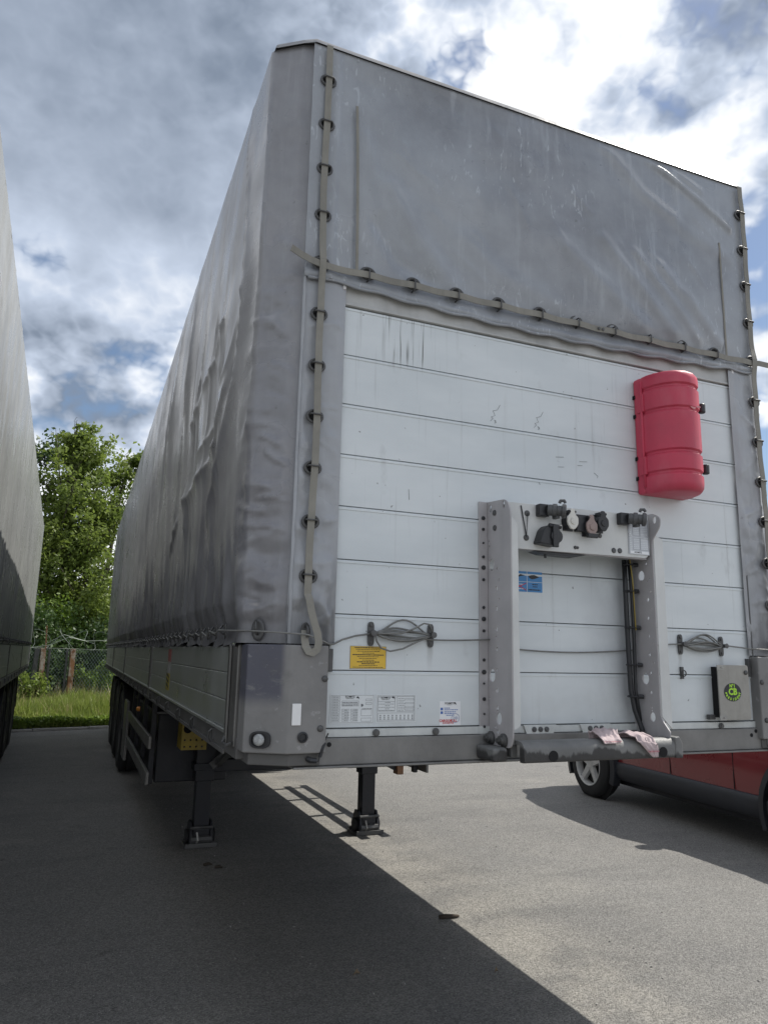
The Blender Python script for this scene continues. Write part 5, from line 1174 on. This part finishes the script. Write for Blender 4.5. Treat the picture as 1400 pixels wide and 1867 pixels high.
for sx in (-1, 1):
    # sill cladding and wheel-arch flares
    m = MB(); m.prism([(sx*.80, .24), (sx*.895, .26), (sx*.930, .33), (sx*.925, .41), (sx*.905, .445), (sx*.80, .445)], lambda a, b, c: (a, c, b), YF+.40, YR-.40); m.build('sill_cladding', M['cladding'], car, bevel=.012)
    for yw in (YF, YR):
        m = MB(); A = np.linspace(R(-22), R(202), 23)
        o_ = [(yw+.475*math.cos(a), WR+.475*math.sin(a)) for a in A]; i_ = [(yw+.415*math.cos(a), WR+.415*math.sin(a)) for a in A[::-1]]
        for j in range(22):
            q = [o_[j], o_[j+1], i_[21-j], i_[22-j]]
            m.add([(sx*.865, a, b) for a, b in q]+[(sx*(.950 if jj < 2 else .962), a, b) for jj, (a, b) in enumerate(q)], [(0,1,2,3),(4,5,6,7),(0,1,5,4),(1,2,6,5),(2,3,7,6),(3,0,4,7)])
        m.build('wheel_arch', M['cladding'], car)
        MB().lathe([(.0001, 0), (.42, 0), (.42, .012), (.0001, .012)], (sx*.893, yw, WR), (sx, 0, 0), 32).build('wheel_well', M['hole'], car)
        w_ = bpy.data.objects.new('wheel', None); COL.objects.link(w_); w_.parent = car; w_.location = (sx*.865, yw, WR)
        t_ = MB(); t_.lathe([(.225, -.10), (.25, -.112), (.31, -.115), (.345, -.10), (WR, -.07), (WR, -.03), (WR-.007, -.026), (WR-.007, -.02), (WR, -.016), (WR, .016), (WR-.007, .02), (WR-.007, .026), (WR, .03), (WR, .07), (.345, .10), (.31, .115), (.25, .112), (.225, .10)], (0, 0, 0), (sx, 0, 0), 40, caps=False); t_.build('tyre', M['rubber'], w_, smooth='auto')
        r_ = MB(); r_.lathe([(.235, .105), (.243, .112), (.238, .118), (.222, .108), (.215, .02), (.235, -.05)], (0, 0, 0), (sx, 0, 0), 40)
        r_.f.pop(); r_.m.pop(); r_.f.pop(); r_.m.pop()
        for k in range(5):
            a = 2*PI*k/5+.35; c_, s_ = math.cos(a), math.sin(a)
            def P(rr, tt, hh): return (sx*hh, rr*c_-tt*s_, rr*s_+tt*c_)
            r_.add([P(.03, -.036, .085), P(.03, .036, .085), P(.225, .026, .098), P(.225, -.026, .098), P(.03, -.044, .05), P(.03, .044, .05), P(.225, .034, .06), P(.225, -.034, .06)], [(0,1,2,3),(4,5,6,7),(0,1,5,4),(1,2,6,5),(2,3,7,6),(3,0,4,7)])
        r_.lathe([(.062, .05), (.062, .088), (.040, .094), (.034, .090), (.0001, .092)], (0, 0, 0), (sx, 0, 0), 24)
        r_.build('rim', M['rim'], w_, smooth='auto'); MB().lathe([(.0001, 0), (.20, 0), (.20, .01), (.0001, .01)], (0, 0, 0), (sx, 0, 0), 28).build('brake_disc', M['steel_dark'], w_)
    # door shut lines, handles, glass, mirror, lamps
    for y0, y1 in ((-.78, -.772), (.06, .068), (.92, .928)): MB().box(min(sx*.897, sx*.9015), max(sx*.897, sx*.9015), y0, y1, .45, .90).build('shut_line', M['hole'], car)
    for y in (-.12, .72): MB().box(min(sx*.89, sx*.925), max(sx*.89, sx*.925), y, y+.16, .86, .885).build('door_handle', M['cladding'], car, bevel=.006)
    def sidepane(pts): 
        q = MB(); q.add([(sx*(.868-(z-1.03)*.40+.012), y, z) for y, z in pts], [tuple(range(len(pts)))]); q.build('side_window', M['glass'], car)
    sidepane([(-.50, 1.06), (.05, 1.06), (.05, 1.54), (-.12, 1.54)]); sidepane([(.12, 1.06), (.88, 1.07), (.86, 1.57), (.12, 1.56)]); sidepane([(.96, 1.08), (1.50, 1.09), (1.40, 1.53), (.95, 1.57)])
    mi = MB(); mi.lathe([(.05, -.09), (.085, -.06), (.09, .02), (.06, .09)], (sx*.965, -.52, 1.06), (sx, .2, 0), 12, 1, .75); mi.bar((sx*.85, -.50, 1.02), (sx*.94, -.52, 1.05), .05, .04); mi.build('mirror', M['cladding'], car, smooth='auto')
    hl_ = MB(); hl_.prism([(sx*.50, .70), (sx*.76, .68), (sx*.80, .80), (sx*.54, .80)], lambda a, b, c: (a, c, b), -2.10, -1.98); hl_.build('headlight', M['lens'], car, bevel=.01)
    tl_ = MB(); tl_.prism([(sx*.66, .70), (sx*.82, .70), (sx*.80, 1.02), (sx*.68, 1.02)], lambda a, b, c: (a, c, b), 2.04, 2.13); tl_.build('tail_light', M['red_ink'], car, bevel=.01)
q = MB(); q.add([(-.68, -.70, 1.13), (.68, -.70, 1.13), (.56, -.13, 1.585), (-.56, -.13, 1.585)], [(0, 1, 2, 3)]); q.build('windscreen', M['glass'], car)
q = MB(); q.add([(-.60, 2.045, 1.20), (.60, 2.045, 1.20), (.54, 1.78, 1.56), (-.54, 1.78, 1.56)], [(0, 1, 2, 3)]); q.build('rear_window', M['glass'], car)
MB().box(-.70, .70, -2.14, -1.95, .36, .52).build('front_bumper', M['cladding'], car, bevel=.03); MB().box(-.74, .74, 2.05, 2.17, .38, .58).build('rear_bumper', M['cladding'], car, bevel=.03)
MB().box(-.78, .78, -1.7, 1.8, .19, .30).build('underbody', M['chassis'], car)

# ------------------------------------------------------------------ fence on the verge
TF = 4.1
fe = thing('fence', 'chain-link fence on rusty posts with razor wire along the top', 'fence')
zg = vground(0, TF); zf = 1.52
def fpost(s_, w, m_, lean=0, top=zf, t=TF-.08):
    a = vp(s_, t, zg-.1); b = vp(s_+lean, t, top); return MB().bar(a, b, w, w, tuple(VT)).build('post', m_, fe, bevel=.004)
post_s = [-9.2, -6.4, -3.6, .80, 1.46, 4.0, 6.4, 8.6, 10.8]
for i, s_ in enumerate(post_s): fpost(s_, .11 if i in (3, 4) else .10, M['rust'], .02*((i % 3)-1))
fpost(.60, .10, M['steel_dark'], .05); fpost(1.33, .05, M['steel_dark']); fpost(.93, .05, M['steel_dark'])
MB().bar(vp(.83, TF-.1, zf), vp(.80, TF-.1, 2.06), .03, .03).build('spike', M['rust_brown'], fe)
m = MB(); pitch = .075; s0, s1 = -10, 11; hh = zf-zg
for dr_ in (-1, 1):
    k = s0-hh
    while k < s1+hh:
        # wire from (k, bottom) rising at 55 degrees
        a_s, b_s = k, k+dr_*hh*.75; za, zb2 = zg, zf
        if min(a_s, b_s) >= s0 and max(a_s, b_s) <= s1:
            n_ = 2; pts = [vp(a_s+(b_s-a_s)*t, TF+(.006 if dr_ > 0 else -.006), za+(zb2-za)*t) for t in np.linspace(0, 1, n_)]
            m.tube(pts, .0045, 3)
        k += pitch
tag(m.build('chain_link_mesh', M['wire_green'], fe), kind='stuff')
m = MB()
for z in (zf, zf-.5, zg+.1): m.tube([vp(s_, TF, z+.01*math.sin(s_*2)) for s_ in np.linspace(s0, s1, 40)], .004, 5)
m.build('line_wire', M['wire'], fe)
m = MB(); pts = []
rs = random.Random(8); s_ = s0
a = 0
while s_ < s1:
    rr = .24+.03*math.sin(s_*1.3); pts.append(vp(s_+.10*math.sin(a*1.7), TF+.20*math.cos(a), zf+.21+rr*math.sin(a)*.92)); a += 2*PI/14; s_ += .48/14
m.tube(pts, .005, 4); m.build('razor_wire', M['wire'], fe)
m = MB(); m.tube([vp(.3, TF-.2, 1.50), vp(.9, TF-.2, 1.60), vp(1.3, TF-.25, 1.80), vp(1.7, TF-.2, 1.72), vp(2.4, TF-.2, 1.75)], .006, 5); m.tube([vp(.8, TF-.15, 1.62), vp(1.2, TF-.15, 1.86), vp(1.9, TF-.2, 1.66)], .005, 4); m.build('loose_wire', M['wire'], fe)

# ------------------------------------------------------------------ vegetation
def leaf_quads(C, size, rs, up=.0, asp=.6):
    n = len(C); a = rs.normal(size=(n, 3)); a /= np.linalg.norm(a, axis=1)[:, None]
    b = rs.normal(size=(n, 3)); b[:, 2] += up; b -= a*(a*b).sum(1)[:, None]; b /= np.linalg.norm(b, axis=1)[:, None]
    s = size*(rs.uniform(.6, 1.35, n))[:, None]; c = np.cross(a, b)
    V = np.stack([C-b*s*.5, C+a*s*asp*.5+c*s*.08, C+b*s*.5, C-a*s*asp*.5+c*s*.08], 1)
    return V
def tree(name, label, pos, H, r, seed, leaves, size, m_, group, base_clear=.18, lean=(0, 0), nb=34, column=1.0, gap=0.0):
    rs = np.random.RandomState(seed); t_ = thing(name, label, 'tree', pos, 0, group); T = MB()
    trunk = [Vector((lean[0]*t*t*H+.12*math.sin(t*5+seed), lean[1]*t*t*H+.10*math.cos(t*4+seed), H*.92*t)) for t in np.linspace(0, 1, 14)]
    tr_r = .011*H+.03
    T.tube(trunk, [tr_r*(1-.93*t) for t in np.linspace(0, 1, 14)], 8)
    cl = []
    for i in range(nb):
        t = base_clear+(.97-base_clear)*(i+rs.rand())/nb; k = t*13; i0 = min(int(k), 12); p0 = trunk[i0].lerp(trunk[i0+1], k-i0)
        an = rs.uniform(0, 2*PI); prof_ = (math.sin(PI*min(1, (t-base_clear*.5)/(1-base_clear*.5)*.86+.12)))**.7
        L = r*prof_*rs.uniform(.55, 1.12); rise = rs.uniform(.35, 1.0)*column
        pts = [p0+Vector((math.cos(an), math.sin(an), 0))*L*q+Vector((0, 0, L*rise*q**1.3+.06*math.sin(q*7+i))) for q in np.linspace(0, 1, 6)]
        r0 = tr_r*(1-.9*t)*.55; T.tube(pts, [r0*(1-.85*q)+.004 for q in np.linspace(0, 1, 6)], 5)
        for q in (.35, .55, .72, .86, 1.0):
            c = pts[0].lerp(pts[-1], q); j = int(q*5); c = pts[min(j, 5)]
            cl.append((c, .16*r+.22*L*(.5+q*.5)))
            # twig
            tw = c+Vector((rs.normal()*.3, rs.normal()*.3, rs.uniform(.05, .5)))*L*.45; T.tube([c, c.lerp(tw, .5)+Vector((0, 0, .04)), tw], [r0*.3+.003, .005, .003], 4); cl.append((tw, .14*r+.14*L))
    T.build('trunk', M['bark'], t_, smooth=True)
    w = np.array([c[1]**1.6 for c in cl]); w /= w.sum(); ii = rs.choice(len(cl), leaves, p=w)
    C = np.array([cl[i][0] for i in ii]); Rr = np.array([cl[i][1] for i in ii])
    d = rs.normal(size=(leaves, 3)); d /= np.linalg.norm(d, axis=1)[:, None]; C = C+d*(Rr*rs.rand(leaves)**.55)[:, None]*np.array([1, 1, .72])
    keep = (fbm(C[:, 0]*1.3+C[:, 1]*.7+seed, C[:, 2]*1.3, 3, seed) > -.18+gap)
    C = C[keep]; V = leaf_quads(C, size, rs); n = len(C)
    o_ = raw_obj('crown', V.reshape(-1, 3), np.arange(n*4).reshape(n, 4), m_, t_); return t_
G1 = 'trees beyond the fence'
tree('tree', 'tall tree with an open wind-blown crown, highest of those behind the fence', vp(1.55, 8.2, .1), 8.9, 1.75, 3, 27000, .13, M['leaf'], G1, .08, (.02, 0), 54, 1.1, .10)
tree('tree', 'slender pale green tree against the near trailer, behind the fence', vp(3.35, 8.6, .1), 8.4, 1.6, 9, 21000, .13, M['leaf'], G1, .08, (.01, 0), 50, 1.2, .12)
tree('tree', 'thin-stemmed lower tree in the middle of the gap behind the fence', vp(2.45, 7.2, .1), 6.2, 1.4, 14, 14000, .115, M['leaf'], G1, .14, (-.01, 0), 34, 1.3, .02)
tree('tree', 'darker rounded tree behind the end of the silver trailer', vp(-.35, 9.4, .1), 9.0, 2.0, 21, 36000, .14, M['leaf_dark'], G1, .08, (0, 0), 44, 1.0)
BELT = [tree('tree', 'x', vp(s_, t, .1), H, r, 27+i, 10000, .2, M['leaf'], None, .08, (0, 0), 26, 1.0) for i, (s_, t, H, r) in enumerate(((6.0, 9.5, 9, 2.4), (-6, 10, 9, 2.4), (10, 10, 9.5, 2.6), (14, 12, 9, 2.6), (-11, 11, 8, 2.6)))]
def shrub(label, s_, t, w, h, seed, n, m_, size=.10):
    rs = np.random.RandomState(seed); t_ = thing('shrub', label, 'shrub', vp(s_, t, .1), 0, 'shrubs along the fence')
    T = MB(); cl = []
    for i in range(12):
        an = rs.uniform(0, 2*PI); L = rs.uniform(.3, 1)*w; tip = Vector((math.cos(an)*L, math.sin(an)*L, h*rs.uniform(.35, .9))); mid = tip*.5+Vector((0, 0, .15*h))
        T.tube([(0, 0, -.1), mid, tip], [.025, .015, .006], 5); cl += [mid, tip, tip*.75+mid*.25]
    T.build('stem', M['bark'], t_); C = np.array(cl)[rs.randint(0, len(cl), n)]; d = rs.normal(size=(n, 3)); d /= np.linalg.norm(d, axis=1)[:, None]
    C = C+d*(rs.rand(n)**.5)[:, None]*np.array([w*.42, w*.42, h*.32]); C = C[C[:, 2] > .02]; V = leaf_quads(C, size, rs); n = len(C)
    raw_obj('foliage', V.reshape(-1, 3), np.arange(n*4).reshape(n, 4), m_, t_); return t_
shrub('dark shrub behind the rusty post nearest the silver trailer', .5, 5.4, 1.1, 2.3, 1, 7000, M['leaf_dark'])
shrub('dark shrub behind the chain-link in the middle of the gap', 1.6, 5.9, 1.2, 2.2, 2, 7000, M['leaf_dark'])
shrub('dark shrub behind the chain-link next to the near trailer', 2.8, 5.6, 1.1, 2.4, 3, 7000, M['leaf_dark'])
shrub('bright lime green shrub growing through the chain-link by the near trailer', 2.25, 4.7, .45, 1.15, 4, 2600, M['leaf_lime'], .09)
shrub('yellow-green bush rising above the razor wire by the silver trailer', 1.15, 6.4, 1.0, 2.9, 5, 7000, M['leaf_lime'], .11)
shrub('yellow-green bush above the fence beside the near trailer', 2.9, 6.6, 1.0, 3.3, 6, 6000, M['leaf'], .11)
shrub('scraggly weed bush between the silver trailer and the rusty posts', .45, 3.0, .4, 1.0, 7, 700, M['leaf'], .09)
for i, s_ in enumerate((-1.8, -4.8, 5.0, 7.6)): BELT.append(shrub('x', s_, 5.8, 1.5, 2.4, 30+i, 5000, M['leaf_dark'], .13))
def fold_in(objs, name, key, m_, parent, label=None):
    Vs = []; Qs = []; b = 0
    for t_ in objs:
        for ch in t_.children:
            if not ch.name.startswith(key): continue
            me = ch.data; v = np.zeros(len(me.vertices)*3); me.vertices.foreach_get('co', v); v = v.reshape(-1, 3)+np.array(t_.location)
            Qs += [tuple(b+i for i in p.vertices) for p in me.polygons]; Vs.append(v); b += len(v)
    me = bpy.data.meshes.new(name); me.from_pydata(np.concatenate(Vs).tolist(), [], Qs); me.materials.append(m_)
    o_ = bpy.data.objects.new(name, me); COL.objects.link(o_); o_.parent = parent; return tag(o_, label, 'woodland' if label else None, kind='stuff')
belt = fold_in(BELT[:5], 'tree_belt', 'crown', M['leaf'], None, 'belt of leafy trees running on along the fence behind the trailers')
fold_in(BELT[:5], 'trunks', 'trunk', M['bark'], belt); fold_in(BELT[5:], 'undergrowth', 'foliage', M['leaf_dark'], belt); fold_in(BELT[5:], 'stems', 'stem', M['bark'], belt)
for t_ in BELT:
    for ch in list(t_.children): bpy.data.objects.remove(ch)
    bpy.data.objects.remove(t_)
# a far-off wood closes the view behind the trees
rs = np.random.RandomState(77); n = 60000
S_ = rs.uniform(-45, 45, n); T_ = 22+rs.uniform(0, 6, n); top = 3.6+1.6*fbm(S_*.14, T_*0, 3, 9); Zw = rs.rand(n)**.8*top
C = np.stack([VO.x+VS.x*S_+VT.x*T_, VO.y+VS.y*S_+VT.y*T_, Zw], -1)
V = leaf_quads(C, .34, rs); o = raw_obj('far_wood', V.reshape(-1, 3), np.arange(n*4).reshape(n, 4), M['leaf_dark']); tag(o, 'far dark belt of woodland behind the trees', 'woodland', kind='stuff')
# grass
def grass(name, n, smin, smax, tmin, tmax, h0, h1, seed, m_, w=.010, label=''):
    rs = np.random.RandomState(seed); s_ = rs.uniform(smin, smax, n); t = tmin+(tmax-tmin)*rs.rand(n)
    cl_ = .65+.5*fbm(s_*1.6, t*1.6, 3, seed); L = rs.uniform(h0, h1, n)*cl_*np.clip(.55+t*.45, .5, 1.15)
    z0 = .05+.10*np.clip((t-.2)/2, 0, 1); B = np.stack([VO.x+VS.x*s_+VT.x*t, VO.y+VS.y*s_+VT.y*t, z0-.02], -1)
    an = rs.uniform(0, 2*PI, n); dx = np.stack([np.cos(an), np.sin(an), 0*an], -1); be = rs.uniform(0, 2*PI, n); bd = np.stack([np.cos(be), np.sin(be), 0*be], -1)*(L*rs.uniform(.05, .5, n))[:, None]
    up = np.array([0, 0, 1.0]); ww = w*rs.uniform(.6, 1.4, n)[:, None]
    mid = B+up*(L*.55)[:, None]+bd*.3; tip = B+up*(L*.97)[:, None]+bd
    V = np.stack([B-dx*ww, B+dx*ww, mid+dx*ww*.8, mid-dx*ww*.8, tip], 1).reshape(-1, 3)
    k = np.arange(n)*5; Q = np.stack([k, k+1, k+2, k+3], 1); T3 = np.stack([k+3, k+2, k+4, k+4], 1)
    me_ = raw_obj(name, V, Q, m_); 
    tri = raw_obj('grass_tips', V, np.stack([k+3, k+2, k+4], 1), m_, me_); tri['kind'] = 'stuff'
    return tag(me_, label, 'grass', kind='stuff')
grass('grass', 70000, -3, 5.5, .16, 4.6, .26, .54, 5, M['grass'], .009, 'tall bright green grass between the kerb and the fence')
gs = grass('dry_grass', 2200, -3, 5.5, .6, 4.5, .45, .85, 17, M['straw'], .005, 'scattered tall dry stems standing in the green grass')
rs = np.random.RandomState(31); n = 16000
s_ = rs.uniform(-3, 5.5, n); t = .15+np.abs(rs.normal(size=n))*.38; z = .05+rs.rand(n)*(.12+.16*np.clip(fbm(s_*1.2, t, 2, 3)+.5, 0, 1))*np.clip(1.4-t*.5, .3, 1)
C = np.stack([VO.x+VS.x*s_+VT.x*t, VO.y+VS.y*s_+VT.y*t, z+.03], -1); V = leaf_quads(C, .055, rs, 0, .8)
tag(raw_obj('weeds', V.reshape(-1, 3), np.arange(n*4).reshape(n, 4), M['leaf_lime']), 'low broad-leaved weeds along the kerb', 'weeds', kind='stuff')

# ------------------------------------------------------------------ litter on the asphalt
def twig(pts, r, label):
    m = MB(); m.tube(pts, r, 6); return tag(m.build('twig', M['twig'], None, smooth=True), label, 'twig', 'bits of debris on the asphalt')
tw = twig([(1.61, 1.755, .012), (1.65, 1.748, .014), (1.70, 1.742, .012), (1.735, 1.74, .010)], [.012, .013, .011, .007], 'short dark stick lying on the edge of the trailer shadow')
twig([(.465, 3.29, .008), (.50, 3.30, .011), (.525, 3.285, .007)], [.009, .012, .005], 'small dark twig in front of the near landing leg')
twig([(.53, 3.205, .008), (.56, 3.20, .012), (.585, 3.19, .007)], [.010, .012, .006], 'second dark twig a little nearer than the first, by the near landing leg')
def dryleaf(x, y, s_, label):
    m = MB(); m.add([(x-s_, y, .006), (x, y-s_*.5, .02), (x+s_, y+s_*.2, .008), (x+s_*.2, y+s_*.6, .03), (x-.2*s_, y+.1*s_, .012)], [(0, 1, 4), (1, 2, 4), (2, 3, 4), (3, 0, 4)])
    o_ = m.build('dry_leaf', M['dry_leaf']); so_ = o_.modifiers.new('t', 'SOLIDIFY'); so_.thickness = .0015
    return tag(o_, label, 'leaf', 'bits of debris on the asphalt')
dryleaf(.876, 1.183, .020, 'curled dry leaf lying in the trailer shadow near the camera')
dryleaf(1.541, .984, .012, 'small dry leaf on the sunlit dust near the camera')
rs = random.Random(12); m = MB()
for i in range(160):
    x = rs.uniform(.2, 3.4); y = rs.uniform(.4, 5.5); r_ = rs.uniform(.003, .007); b0 = len(m.v)
    m.lathe([(r_*.6, 0), (r_, r_*.4), (r_*.7, r_*.9), (.0005, r_)], (x, y, 0), (0, 0, 1), 7, 1, .8)
    m.v[b0:] = [(a+rs.uniform(-.2, .2)*r_, b+rs.uniform(-.2, .2)*r_, c) for a, b, c in m.v[b0:]]
tag(m.build('grit', M['kerb'], None, smooth=True), 'fine grit scattered over the asphalt', 'grit', kind='stuff')
